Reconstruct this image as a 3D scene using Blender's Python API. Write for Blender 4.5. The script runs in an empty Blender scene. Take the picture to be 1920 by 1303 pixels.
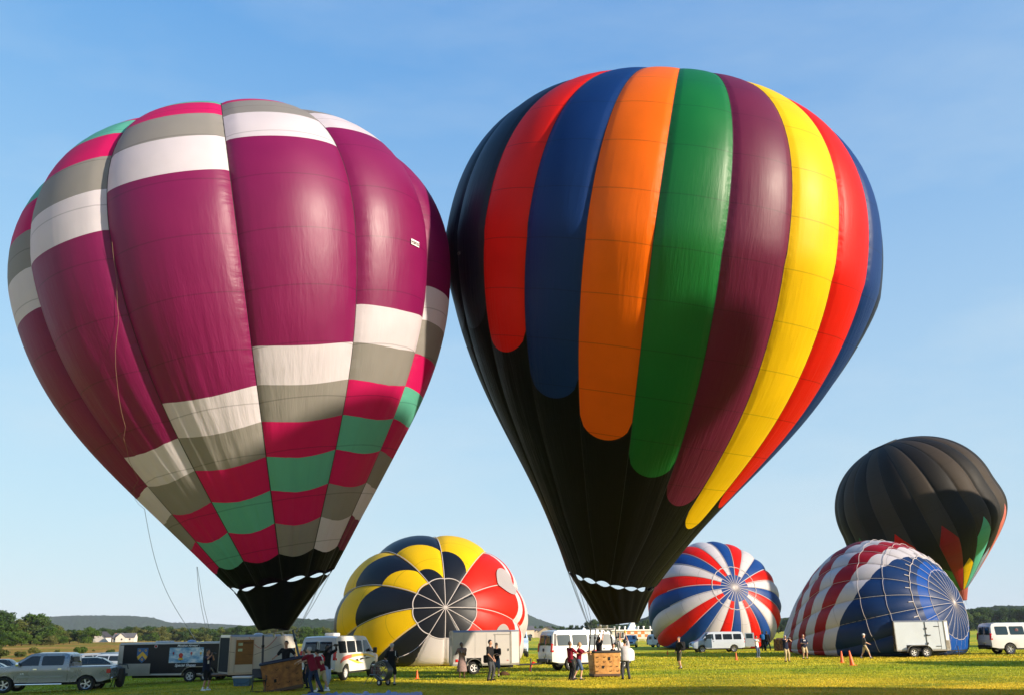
import bpy, bmesh, math, random
import numpy as np
from mathutils import Vector, Matrix, Euler, noise

random.seed(7); RNG = np.random.default_rng(7)
sc = bpy.context.scene
COL = sc.collection
R_ = math.radians

# ------------------------------------------------------------------ camera
F, CX, CY, EYE = 1700.0, 960.0, 651.5, 2.25
PITCH, ROLL = R_(17.3), R_(0.8)
fw = np.array([0, math.cos(PITCH), math.sin(PITCH)])
_up = np.array([0, -math.sin(PITCH), math.cos(PITCH)]); _rt = np.array([1.0, 0, 0])
up = math.cos(ROLL) * _up + math.sin(ROLL) * _rt
rt = math.cos(ROLL) * _rt - math.sin(ROLL) * _up
CAM = np.array([0, 0, EYE])
cd = bpy.data.cameras.new('camera'); cam = bpy.data.objects.new('camera', cd); COL.objects.link(cam)
cd.sensor_fit = 'HORIZONTAL'; cd.sensor_width = 36.0; cd.lens = 36.0 * F / 1920.0
cd.clip_start = 0.1; cd.clip_end = 20000
m = Matrix.Identity(4)
for i in range(3):
    m[i][0] = rt[i]; m[i][1] = up[i]; m[i][2] = -fw[i]; m[i][3] = CAM[i]
cam.matrix_world = m
sc.camera = cam

# ------------------------------------------------------------------ light
SUN_AZ, SUN_EL = 120.0, 17.0            # azimuth from +Y towards +X
world = bpy.data.worlds.new('World'); sc.world = world; world.use_nodes = True
wn = world.node_tree
sky = wn.nodes.new('ShaderNodeTexSky'); sky.sky_type = 'NISHITA'; sky.sun_disc = False
sky.sun_elevation = R_(SUN_EL); sky.sun_rotation = R_(SUN_AZ)
sky.altitude = 0; sky.air_density = 1.3; sky.dust_density = 0.2; sky.ozone_density = 7.0
bg = wn.nodes['Background']; bg.inputs['Strength'].default_value = 0.15
# photographic response of the sky colour, channel by channel: deep at the zenith, not burnt out at the horizon
sx_ = wn.nodes.new('ShaderNodeSeparateXYZ'); cx_ = wn.nodes.new('ShaderNodeCombineXYZ'); wn.links.new(sky.outputs[0], sx_.inputs[0])
for i_, (g_, k_) in enumerate(((0.92, 0.66), (0.62, 1.08), (0.32, 1.92))):
    pw = wn.nodes.new('ShaderNodeMath'); pw.operation = 'POWER'; pw.inputs[1].default_value = g_; wn.links.new(sx_.outputs[i_], pw.inputs[0])
    ml_ = wn.nodes.new('ShaderNodeMath'); ml_.operation = 'MULTIPLY'; ml_.inputs[1].default_value = k_; wn.links.new(pw.outputs[0], ml_.inputs[0]); wn.links.new(ml_.outputs[0], cx_.inputs[i_])
# faint high veils of cloud
tcw = wn.nodes.new('ShaderNodeTexCoord'); mpw = wn.nodes.new('ShaderNodeMapping'); mpw.inputs['Scale'].default_value = (1.2, 2.6, 5.0); mpw.inputs['Rotation'].default_value = (0.3, 0.5, 0.4)
wn.links.new(tcw.outputs['Generated'], mpw.inputs[0]); nzw = wn.nodes.new('ShaderNodeTexNoise'); nzw.inputs['Scale'].default_value = 1.5; nzw.inputs['Detail'].default_value = 7; nzw.inputs['Roughness'].default_value = 0.55
wn.links.new(mpw.outputs[0], nzw.inputs['Vector']); mrw = wn.nodes.new('ShaderNodeMapRange'); mrw.inputs[1].default_value = 0.48; mrw.inputs[2].default_value = 0.85; mrw.inputs[3].default_value = 0.0; mrw.inputs[4].default_value = 0.30
wn.links.new(nzw.outputs['Fac'], mrw.inputs[0]); mxw = wn.nodes.new('ShaderNodeMix'); mxw.data_type = 'RGBA'; mxw.inputs[7].default_value = (2.35, 2.75, 3.0, 1)
szw = wn.nodes.new('ShaderNodeSeparateXYZ'); wn.links.new(tcw.outputs['Generated'], szw.inputs[0])
hzw = wn.nodes.new('ShaderNodeMapRange'); hzw.interpolation_type = 'SMOOTHSTEP'; hzw.inputs[1].default_value = 0.0; hzw.inputs[2].default_value = 0.80; hzw.inputs[3].default_value = 0.62; hzw.inputs[4].default_value = 0.0; wn.links.new(szw.outputs['Z'], hzw.inputs[0])
adw = wn.nodes.new('ShaderNodeMath'); adw.operation = 'ADD'; wn.links.new(mrw.outputs[0], adw.inputs[0]); wn.links.new(hzw.outputs[0], adw.inputs[1]); wn.links.new(adw.outputs[0], mxw.inputs[0]); wn.links.new(cx_.outputs[0], mxw.inputs[6]); wn.links.new(mxw.outputs[2], bg.inputs['Color'])
sd = bpy.data.lights.new('sun', 'SUN'); sun = bpy.data.objects.new('sun', sd); COL.objects.link(sun)
sd.energy = 4.9; sd.angle = R_(1.2); sd.color = (1.0, 0.86, 0.68)
a, e = R_(SUN_AZ), R_(SUN_EL)
SUNDIR = np.array([math.sin(a) * math.cos(e), math.cos(a) * math.cos(e), math.sin(e)])
sun.rotation_euler = Vector(-SUNDIR).to_track_quat('-Z', 'Y').to_euler()
sc.view_settings.view_transform = 'Standard'; sc.view_settings.look = 'None'
sc.view_settings.exposure = 0.98; sc.view_settings.gamma = 1.0; sc.view_settings.use_curve_mapping = False
sc.cycles.max_bounces = 10; sc.cycles.transmission_bounces = 10; sc.cycles.diffuse_bounces = 8; sc.cycles.volume_bounces = 0
sc.cycles.use_denoising = True

# ------------------------------------------------------------------ helpers
def ray(px, py):
    d = fw + rt * (px - CX) / F - up * (py - CY) / F
    return d / np.linalg.norm(d)
def sstep(x, a, b):
    t = np.clip((np.asarray(x, float) - a) / (b - a), 0, 1); return t * t * (3 - 2 * t)
def Z(x, y):
    x = np.asarray(x, float); y = np.asarray(y, float)
    left = -np.clip(0.035 * np.maximum(0, -x - 12), 0, 1.2) * (1 - sstep(y, 120, 280))
    ml = sstep(-x / np.maximum(y, 1), 0.22, 0.42)
    back = -np.clip(0.011 * (y - 112), 0, 2.0) * (1 - ml)
    return left + back
def G(px, py):
    """point where the sight line through a pixel of the photograph meets the ground"""
    d = ray(px, py); t = (0 - EYE) / d[2]
    for _ in range(25):
        p = CAM + d * t; t = (float(Z(p[0], p[1])) - EYE) / d[2]
    p = CAM + d * t
    return Vector((p[0], p[1], float(Z(p[0], p[1]))))
def at(px, py, Y):
    d = ray(px, py); return Vector(CAM + d * (Y / d[1]))

def tag(o, label=None, cat=None, group=None, kind=None):
    if label: o['label'] = label
    if cat: o['category'] = cat
    if group: o['group'] = group
    if kind: o['kind'] = kind
    return o
def empty(name, loc=(0, 0, 0), rz=0, parent=None, **k):
    o = bpy.data.objects.new(name, None); COL.objects.link(o)
    o.location = loc; o.rotation_euler = (0, 0, rz); o.empty_display_size = 0.2
    if parent: o.parent = parent
    return tag(o, **k)
def newmesh(V, Fc, mat, smooth=True, sharp=None):
    me = bpy.data.meshes.new('mesh')
    me.from_pydata([tuple(v) for v in V], [], [tuple(f) for f in Fc]); me.update()
    if smooth:
        me.polygons.foreach_set('use_smooth', [True] * len(me.polygons))
        if sharp: me.set_sharp_from_angle(angle=R_(sharp))
    if mat: me.materials.append(mat)
    return me
def ob(name, me, parent=None, loc=None, rot=None):
    o = bpy.data.objects.new(name, me); COL.objects.link(o)
    if parent: o.parent = parent
    if loc is not None: o.location = loc
    if rot is not None: o.rotation_euler = rot
    return o

class MB:
    """collects simple shapes into one mesh"""
    def __init__(s): s.V = []; s.F = []
    def add(s, V, Fc):
        n = len(s.V); s.V += [tuple(v) for v in V]; s.F += [tuple(i + n for i in f) for f in Fc]; return s
    def box(s, c, d, M=None, bev=0.0):
        x, y, z = d[0] / 2, d[1] / 2, d[2] / 2
        if bev <= 0:
            V = [(i, j, k) for i in (-x, x) for j in (-y, y) for k in (-z, z)]
            Fc = [(0, 1, 3, 2), (4, 6, 7, 5), (0, 4, 5, 1), (2, 3, 7, 6), (0, 2, 6, 4), (1, 5, 7, 3)]
        else:
            bm = bmesh.new(); bmesh.ops.create_cube(bm, size=1.0)
            for v in bm.verts: v.co = Vector((v.co.x * 2 * x, v.co.y * 2 * y, v.co.z * 2 * z))
            bmesh.ops.bevel(bm, geom=bm.edges[:], offset=bev, segments=2, affect='EDGES', profile=0.5)
            bm.verts.index_update()
            V = [v.co.copy() for v in bm.verts]; Fc = [[v.index for v in f.verts] for f in bm.faces]; bm.free()
        V = [Vector(v) for v in V]
        if M is not None: V = [M @ v for v in V]
        return s.add([v + Vector(c) for v in V], Fc)
    def tube(s, pts, r, n=8, cap=True, close=False):
        pts = [Vector(p) for p in pts]; N = len(pts)
        rs = r if isinstance(r, (list, tuple)) else [r] * N
        V = []; Fc = []; prev = None
        for i, p in enumerate(pts):
            if close: t = pts[(i + 1) % N] - pts[i - 1]
            else: t = pts[min(i + 1, N - 1)] - pts[max(i - 1, 0)]
            if t.length < 1e-9: t = Vector((0, 0, 1))
            t.normalize()
            if prev is None:
                u = t.cross(Vector((0.13, 0.21, 0.97)));
                if u.length < 0.1: u = t.cross(Vector((1, 0, 0)))
            else: u = prev - t * prev.dot(t)
            u.normalize(); prev = u; w = t.cross(u)
            for k in range(n):
                a = 2 * math.pi * k / n; V.append(p + (u * math.cos(a) + w * math.sin(a)) * rs[i])
        for i in range(N if close else N - 1):
            j = (i + 1) % N
            for k in range(n):
                l = (k + 1) % n; Fc.append((i * n + k, i * n + l, j * n + l, j * n + k))
        if cap and not close:
            Fc.append(tuple(range(n - 1, -1, -1))); Fc.append(tuple((N - 1) * n + k for k in range(n)))
        return s.add(V, Fc)
    def lathe(s, prof, n=20, M=None, cap=True):
        V = []; Fc = []; m_ = len(prof)
        for i in range(n):
            a = 2 * math.pi * i / n
            for r, z in prof: V.append(Vector((r * math.cos(a), r * math.sin(a), z)))
        for i in range(n):
            j = (i + 1) % n
            for k in range(m_ - 1): Fc.append((i * m_ + k, j * m_ + k, j * m_ + k + 1, i * m_ + k + 1))
        if cap:
            if prof[0][0] > 1e-6: Fc.append(tuple(i * m_ for i in range(n - 1, -1, -1)))
            if prof[-1][0] > 1e-6: Fc.append(tuple(i * m_ + m_ - 1 for i in range(n)))
        if M is not None: V = [M @ v for v in V]
        return s.add(V, Fc)
    def prism(s, poly, f0, f1):
        """poly: list of 2D points; f0/f1 map a 2D point to the two 3D ends"""
        n = len(poly); V = [f0(p) for p in poly] + [f1(p) for p in poly]
        Fc = [tuple(range(n)), tuple(range(2 * n - 1, n - 1, -1))]
        for i in range(n): j = (i + 1) % n; Fc.append((i, i + n, j + n, j))
        return s.add(V, Fc)
    def ell(s, c, r, n=10, m_=7, M=None):
        V = []; Fc = []
        for i in range(m_ + 1):
            t = math.pi * i / m_
            for k in range(n):
                a = 2 * math.pi * k / n
                v = Vector((r[0] * math.sin(t) * math.cos(a), r[1] * math.sin(t) * math.sin(a), r[2] * math.cos(t)))
                if M is not None: v = M @ v
                V.append(v + Vector(c))
        for i in range(m_):
            for k in range(n):
                l = (k + 1) % n; Fc.append((i * n + k, (i + 1) * n + k, (i + 1) * n + l, i * n + l))
        return s.add(V, Fc)
    def build(s, name, mat, parent=None, smooth=False, sharp=35, loc=None, rot=None, fix=True):
        me = newmesh(s.V, s.F, mat, False)
        if fix:
            bm = bmesh.new(); bm.from_mesh(me); bmesh.ops.recalc_face_normals(bm, faces=bm.faces[:]); bm.to_mesh(me); bm.free()
        if smooth:
            me.polygons.foreach_set('use_smooth', [True] * len(me.polygons)); me.set_sharp_from_angle(angle=R_(sharp))
        return ob(name, me, parent, loc, rot)

# ------------------------------------------------------------------ materials
MATS = {}
def mat(name, col, rough=0.6, metal=0.0, spec=0.5, var=0.12, vscale=3.0, bump=0.0, bscale=40.0, coat=0.0, stretch=None):
    if name in MATS: return MATS[name]
    M = bpy.data.materials.new(name); M.use_nodes = True; nt = M.node_tree; b = nt.nodes['Principled BSDF']
    b.inputs['Base Color'].default_value = (*col, 1); b.inputs['Roughness'].default_value = rough
    b.inputs['Metallic'].default_value = metal; b.inputs['Specular IOR Level'].default_value = spec
    b.inputs['Coat Weight'].default_value = coat; b.inputs['Coat Roughness'].default_value = 0.06
    tc = nt.nodes.new('ShaderNodeTexCoord'); mp = nt.nodes.new('ShaderNodeMapping')
    nt.links.new(tc.outputs['Object'], mp.inputs[0])
    if stretch: mp.inputs['Scale'].default_value = stretch
    if var > 0:
        nz = nt.nodes.new('ShaderNodeTexNoise'); nz.inputs['Scale'].default_value = vscale; nz.inputs['Detail'].default_value = 5
        nt.links.new(mp.outputs[0], nz.inputs['Vector'])
        mr = nt.nodes.new('ShaderNodeMapRange'); mr.inputs[3].default_value = 1 - var * 1.6; mr.inputs[4].default_value = 1 + var * 1.6
        nt.links.new(nz.outputs['Fac'], mr.inputs[0])
        mx = nt.nodes.new('ShaderNodeVectorMath'); mx.operation = 'SCALE'; mx.inputs[0].default_value = col
        nt.links.new(mr.outputs[0], mx.inputs['Scale']); nt.links.new(mx.outputs[0], b.inputs['Base Color'])
        r2 = nt.nodes.new('ShaderNodeMapRange'); r2.inputs[3].default_value = max(0, rough - 0.1); r2.inputs[4].default_value = min(1, rough + 0.12)
        nt.links.new(nz.outputs['Fac'], r2.inputs[0]); nt.links.new(r2.outputs[0], b.inputs['Roughness'])
    if bump > 0:
        n2 = nt.nodes.new('ShaderNodeTexNoise'); n2.inputs['Scale'].default_value = bscale; n2.inputs['Detail'].default_value = 4
        nt.links.new(mp.outputs[0], n2.inputs['Vector'])
        bp = nt.nodes.new('ShaderNodeBump'); bp.inputs['Strength'].default_value = bump; bp.inputs['Distance'].default_value = 0.02
        nt.links.new(n2.outputs['Fac'], bp.inputs['Height']); nt.links.new(bp.outputs[0], b.inputs['Normal'])
    MATS[name] = M; return M

def fabric(name, col, rough=0.42, trans=0.3, spec=0.45, wr=1.0):
    """coated nylon of an envelope: satin gloss, lets some light through, seams and fine vertical creases (UV = gore, metres)"""
    M = bpy.data.materials.new('fabric_' + name); M.use_nodes = True; nt = M.node_tree; N = nt.nodes; L = nt.links
    b = N['Principled BSDF']; out = N['Material Output']
    b.inputs['Roughness'].default_value = rough; b.inputs['Specular IOR Level'].default_value = spec
    uv = N.new('ShaderNodeUVMap'); sp = N.new('ShaderNodeSeparateXYZ'); L.new(uv.outputs[0], sp.inputs[0])
    # stitched horizontal seams every 2.1 m
    md = N.new('ShaderNodeMath'); md.operation = 'PINGPONG'; md.inputs[1].default_value = 1.05; L.new(sp.outputs['Y'], md.inputs[0])
    lt = N.new('ShaderNodeMapRange'); lt.inputs[1].default_value = 0.0; lt.inputs[2].default_value = 0.035
    lt.inputs[3].default_value = 0.62; lt.inputs[4].default_value = 1.0; L.new(md.outputs[0], lt.inputs[0])
    # soiling
    tc = N.new('ShaderNodeTexCoord'); nz = N.new('ShaderNodeTexNoise'); nz.inputs['Scale'].default_value = 0.6; nz.inputs['Detail'].default_value = 7
    L.new(tc.outputs['Object'], nz.inputs['Vector'])
    mr = N.new('ShaderNodeMapRange'); mr.inputs[3].default_value = 0.84; mr.inputs[4].default_value = 1.14; L.new(nz.outputs['Fac'], mr.inputs[0])
    mu = N.new('ShaderNodeMath'); mu.operation = 'MULTIPLY'; L.new(mr.outputs[0], mu.inputs[0]); L.new(lt.outputs[0], mu.inputs[1])
    sv = N.new('ShaderNodeVectorMath'); sv.operation = 'SCALE'; sv.inputs[0].default_value = col; L.new(mu.outputs[0], sv.inputs['Scale'])
    L.new(sv.outputs[0], b.inputs['Base Color'])
    # creases running along the gore
    mp = N.new('ShaderNodeMapping'); mp.inputs['Scale'].default_value = (9, 0.35, 1); L.new(uv.outputs[0], mp.inputs[0])
    n2 = N.new('ShaderNodeTexNoise'); n2.inputs['Scale'].default_value = 1.6; n2.inputs['Detail'].default_value = 6; n2.inputs['Roughness'].default_value = 0.62
    L.new(mp.outputs[0], n2.inputs['Vector'])
    n3 = N.new('ShaderNodeTexNoise'); n3.inputs['Scale'].default_value = 0.35; n3.inputs['Detail'].default_value = 2; L.new(tc.outputs['Object'], n3.inputs['Vector'])
    ml = N.new('ShaderNodeMath'); ml.operation = 'MULTIPLY'; L.new(n2.outputs['Fac'], ml.inputs[0]); L.new(n3.outputs['Fac'], ml.inputs[1])
    wm = N.new('ShaderNodeMapRange'); wm.inputs[1].default_value = 12.0; wm.inputs[2].default_value = 19.0; wm.inputs[3].default_value = 0.07 * wr; wm.inputs[4].default_value = 0.9 * wr
    L.new(sp.outputs['Y'], wm.inputs[0])
    bp = N.new('ShaderNodeBump'); bp.inputs['Distance'].default_value = 0.09; L.new(wm.outputs[0], bp.inputs['Strength'])
    # puckers where two gores are sewn together
    pg = N.new('ShaderNodeMath'); pg.operation = 'PINGPONG'; pg.inputs[1].default_value = 0.5; L.new(sp.outputs['X'], pg.inputs[0])
    pm = N.new('ShaderNodeMapRange'); pm.interpolation_type = 'SMOOTHSTEP'; pm.inputs[1].default_value = 0.0; pm.inputs[2].default_value = 0.13; pm.inputs[3].default_value = 1.0; pm.inputs[4].default_value = 0.0; L.new(pg.outputs[0], pm.inputs[0])
    mq = N.new('ShaderNodeMapping'); mq.inputs['Scale'].default_value = (4.0, 2.6, 1); L.new(uv.outputs[0], mq.inputs[0])
    n7 = N.new('ShaderNodeTexNoise'); n7.inputs['Scale'].default_value = 1.0; n7.inputs['Detail'].default_value = 4; L.new(mq.outputs[0], n7.inputs['Vector'])
    pp = N.new('ShaderNodeMath'); pp.operation = 'MULTIPLY'; L.new(pm.outputs[0], pp.inputs[0]); L.new(n7.outputs['Fac'], pp.inputs[1])
    bq = N.new('ShaderNodeBump'); bq.inputs['Strength'].default_value = 0.55 * wr; bq.inputs['Distance'].default_value = 0.10; L.new(pp.outputs[0], bq.inputs['Height']); L.new(bp.outputs[0], bq.inputs['Normal'])
    L.new(ml.outputs[0], bp.inputs['Height']); L.new(bq.outputs[0], b.inputs['Normal'])
    r2 = N.new('ShaderNodeMapRange'); r2.inputs[3].default_value = rough - 0.08; r2.inputs[4].default_value = rough + 0.12
    L.new(nz.outputs['Fac'], r2.inputs[0]); L.new(r2.outputs[0], b.inputs['Roughness'])
    tr = N.new('ShaderNodeBsdfTranslucent'); L.new(sv.outputs[0], tr.inputs['Color'])
    mxs = N.new('ShaderNodeMixShader'); mxs.inputs[0].default_value = trans
    L.new(b.outputs[0], mxs.inputs[1]); L.new(tr.outputs[0], mxs.inputs[2]); L.new(mxs.outputs[0], out.inputs['Surface'])
    return M

FB = dict(
    purple=fabric('purple', (0.22, 0.002, 0.078), 0.44, 0.40, 0.55), pink=fabric('raspberry', (0.72, 0.010, 0.13), 0.45, 0.5, 0.3),
    teal=fabric('seagreen', (0.14, 0.55, 0.40), 0.5, 0.5, 0.3), grey=fabric('grey', (0.33, 0.31, 0.28), 0.5, 0.5, 0.3),
    white=fabric('white', (0.80, 0.74, 0.79), 0.5, 0.5, 0.3), white2=fabric('white_plain', (0.60, 0.56, 0.57), 0.5, 0.3, 0.3),
    black=fabric('black', (0.0022, 0.0022, 0.0028), 0.5, 0.0, 0.12), red=fabric('red', (0.80, 0.012, 0.004), 0.42, 0.42, 0.22), blue=fabric('blue', (0.003, 0.026, 0.125), 0.45, 0.15, 0.2),
    navy=fabric('navy', (0.002, 0.004, 0.013), 0.45, 0.0, 0.3), orange=fabric('orange', (0.98, 0.17, 0.002), 0.42, 0.42, 0.22), green=fabric('green', (0.003, 0.15, 0.026), 0.42, 0.3, 0.4),
    plum=fabric('plum', (0.125, 0.004, 0.038), 0.46, 0.3, 0.4), yellow=fabric('yellow', (0.88, 0.56, 0.004), 0.45, 0.35, 0.2),
    brownblack_lit=fabric('brownblack_lit', (0.036, 0.026, 0.018), 0.65, 0.0, 0.15), brownblack_shaded=fabric('brownblack_shaded', (0.010, 0.008, 0.006), 0.6, 0.0, 0.15), rwb_blue=fabric('rwb_blue', (0.006, 0.045, 0.20), 0.45, 0.2, 0.25),
    flagred=fabric('flagred', (0.34, 0.008, 0.016), 0.45, 0.3, 0.25), flagblue=fabric('flagblue', (0.004, 0.024, 0.095), 0.45, 0.12, 0.25),
    royal=fabric('royal', (0.006, 0.07, 0.32), 0.5, 0.3, 0.15), aqua=fabric('aqua', (0.10, 0.50, 0.38), 0.45, 0.3, 0.25), salmon=fabric('salmon', (0.62, 0.16, 0.13), 0.45, 0.3, 0.25),
    paleblue=fabric('paleblue', (0.25, 0.33, 0.45), 0.45, 0.3, 0.25))
M_cord = mat('black_cord', (0.01, 0.01, 0.012), 0.7, var=0)
M_tape = mat('white_tape', (0.46, 0.41, 0.40), 0.6, var=0.05)
M_wire = mat('steel_wire', (0.25, 0.26, 0.27), 0.4, 0.6, var=0)
M_tan = mat('tan_rope', (0.22, 0.13, 0.08), 0.8, var=0.05)
# ------------------------------------------------------------------ envelopes
def prof(q, n):
    R, a, p, zE, qq, rm, c1, c2 = q
    ph = np.linspace(0, np.pi / 2, n // 2 + 1)
    zt = zE + a * np.cos(ph) ** (2 / p); r_t = R * np.sin(ph) ** (2 / p)
    x = np.linspace(1, 0, n // 2 + 1)[1:]
    rb = rm + (R - rm) * (1 - (1 - x) ** qq) + c1 * np.sin(np.pi * x) ** 2 * x + c2 * np.sin(2 * np.pi * x) * (1 - x)
    r = np.r_[r_t, rb]; z = np.r_[zt, zE * x]
    s = np.r_[0, np.cumsum(np.hypot(np.diff(r), np.diff(z)))]
    return r, z, s / s[-1], s[-1]

class Env:
    """standing envelope: crown v=0, mouth v=1, gores numbered from the one facing the camera towards +X"""
    def __init__(s, par, depth, scale, N, off, bulge, fold=0.04, warp=None, seed=0):
        d = ray(par[0], par[1]); D = depth * scale
        s.M = CAM + d * (D / d[1])
        ax = np.array([math.tan(par[2]), math.tan(par[3]), 1.0]); s.ax = ax / np.linalg.norm(ax)
        s.e1 = np.cross([0, 1, 0], s.ax); s.e1 /= np.linalg.norm(s.e1); s.e2 = np.cross(s.ax, s.e1)
        q = list(par[4:]); 
        for i in (0, 1, 3, 5, 6, 7): q[i] *= scale
        s.r, s.z, s.s, s.len = prof(q, 400)
        s.N = N; s.off = off; s.b = bulge; s.fold = fold; s.warp = warp; s.q = q
        rg = np.random.default_rng(seed); s.ph = rg.uniform(0, 6.28, 40); s.seed = seed
    def theta(s, g, v):
        th = np.radians(s.off + g * 360.0 / s.N)
        return th + (s.warp(th, v) if s.warp else 0)
    def S(s, g, v, extra=0.0):
        g = np.asarray(g, float); v = np.asarray(v, float)
        u = np.abs(np.sin(np.pi * g)); th = s.theta(g, v)
        r = np.interp(v, s.s, s.r); z = np.interp(v, s.s, s.z)
        b = s.b * sstep(v, 0.0, 0.14) * (1 - 0.72 * sstep(v, 0.6, 1.0))
        k = 1 - b * (1 - u ** 0.62)
        # slack cloth: long folds below the equator
        amp = s.fold * sstep(v, 0.45, 0.8)
        gi = np.floor(g); ph = s.ph
        f = 0
        for i, (fr, w) in enumerate(((9.3, 0.4), (17.1, 0.35), (29.7, 0.25))):
            f = f + w * np.sin(g * fr + 2.2 * np.sin(v * (5 + i) + ph[i]) + ph[i + 5] + gi * (1.7 + i))
        gate = 0.25 + 0.75 * sstep(np.sin(g * 1.9 + ph[12]) + np.sin(gi * 2.3 + v * 4 + ph[13]), -0.6, 1.2)
        cr = np.abs(np.sin(np.pi * 5.0 * (g + 0.10 * np.sin(v * 7 + gi * 2.1) + ph[15]) )) ** 0.55 - 0.62 + 0.6 * (np.abs(np.sin(np.pi * 11.3 * g + 1.5 * np.sin(v * 9 + ph[16]) + gi)) ** 0.6 - 0.6)
        f = f * 0.45 + cr * 0.75 * (0.35 + 0.65 * sstep(np.sin(g * 2.6 + ph[17] + gi * 1.3), -0.4, 0.9)) * sstep(v, 0.52, 0.72)
        rr = r * k + amp * f * gate * u ** 0.5 + extra
        rr = np.maximum(rr, 0)
        return s.M + s.ax * z[..., None] + rr[..., None] * (np.sin(th)[..., None] * s.e1 - np.cos(th)[..., None] * s.e2)

class Lie(Env):
    """envelope lying on the ground, crown towards the camera; g counts anticlockwise from +X as seen by the camera"""
    def __init__(s, par, Ey, N, off, bulge, p=2.1, qq=1.6, rm=1.2, warp=None, fold=0.05, seed=0):
        Ex, Ez, az, el, R, a, b, kz = par
        s.r, s.z, s.s, s.len = prof([R, a, p, b, qq, rm, 0, 0], 400); s.z = s.z - b
        s.ax = np.array([math.sin(az) * math.cos(el), -math.cos(az) * math.cos(el), math.sin(el)])
        s.e1 = -np.cross(s.ax, [0, 0, 1]); s.e1 /= np.linalg.norm(s.e1); s.e3 = np.cross(s.ax, s.e1)
        if s.e3[2] < 0: s.e3 = -s.e3
        s.E = np.array([Ex, Ey, Ez]); s.kz = kz; s.N = N; s.off = off; s.b = bulge; s.warp = warp; s.fold = fold
        s.ph = np.random.default_rng(seed).uniform(0, 6.28, 40)
        s.M = s.E - s.ax * b; s.M[2] = 0
    def S(s, g, v, extra=0.0):
        g = np.asarray(g, float); v = np.asarray(v, float)
        u = np.abs(np.sin(np.pi * g)); th = s.theta(g, v)
        r = np.interp(v, s.s, s.r); z = np.interp(v, s.s, s.z)
        b = s.b * sstep(v, 0.0, 0.12)
        amp = s.fold * sstep(v, 0.02, 0.3) * (0.35 + 0.65 * sstep(-np.sin(th), -0.2, 0.9))
        f = np.sin(g * 7.7 + 2 * np.sin(v * 9 + s.ph[0]) + s.ph[1]) * 0.5 + np.sin(g * 15.1 + 2.3 * np.sin(v * 13 + s.ph[2]) + s.ph[3]) * 0.3 + np.sin(v * 34 + g * 3 + s.ph[4]) * 0.35
        rr = np.maximum(r * (1 - b * (1 - u ** 0.62)) + amp * f + extra, 0)
        P = s.E + s.ax * z[..., None] + rr[..., None] * (np.cos(th)[..., None] * s.e1 + s.kz * np.sin(th)[..., None] * s.e3)
        zz = P[..., 2]; k = 0.5                                    # cloth resting on the grass flattens out
        P[..., 2] = np.where(zz > k, zz, np.maximum(k * np.exp((zz - k) / k) , 0.0)) + 0.02 + 0.06 * (extra > 0)
        return P

def panel(env, root, parent, g0, vlo, vhi, mt, nu=8, nv=None, name='panel', lab=None, g1=None):
    g1 = g0 + 1 if g1 is None else g1
    us = np.linspace(0, 1, nu + 1)
    lo = np.array([vlo(u) if callable(vlo) else vlo for u in us]); hi = np.array([vhi(u) if callable(vhi) else vhi for u in us])
    if nv is None: nv = max(2, int((hi - lo).max() * env.len / 0.45))
    t = np.linspace(0, 1, nv + 1)[:, None]
    v = lo[None] * (1 - t) + hi[None] * t; g = np.repeat((g0 + us * (g1 - g0))[None], nv + 1, 0)
    # keep exact seam u at gore edges
    P = env.S(g, v) - np.array(root.location)
    n = nu + 1
    Fc = [(i * n + j, i * n + j + 1, (i + 1) * n + j + 1, (i + 1) * n + j) for i in range(nv) for j in range(nu)]
    me = bpy.data.meshes.new(name); me.from_pydata(P.reshape(-1, 3).tolist(), [], Fc)
    me.polygons.foreach_set('use_smooth', [True] * len(me.polygons))
    uvl = me.uv_layers.new(name='UVMap')
    li = np.zeros(len(me.loops), int); me.loops.foreach_get('vertex_index', li)
    UV = np.stack([g.reshape(-1), (v * env.len).reshape(-1)], -1)[li]
    uvl.data.foreach_set('uv', UV.reshape(-1).astype(np.float32))
    me.materials.append(mt)
    o = ob(name, me, parent)
    if lab: o['label'] = lab
    return o
def seam(env, root, parent, g, v0, v1, r, mt, name='seam_cord', n=40, extra=0.0, sides=5):
    v = np.linspace(v0, v1, n); P = env.S(np.full(n, float(g)), v, extra) - np.array(root.location)
    return MB().tube(P.tolist(), r, sides).build(name, mt, parent, smooth=True, fix=False)
def ring(env, root, parent, v, r, mt, g0, g1, name='ring_tape', n=200, extra=0.0):
    g = np.linspace(g0, g1, n); vv = np.array([v(x) if callable(v) else v for x in g])
    P = env.S(g, vv, extra) - np.array(root.location)
    return MB().tube(P.tolist(), r, 5).build(name, mt, parent, smooth=True, fix=False)

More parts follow.
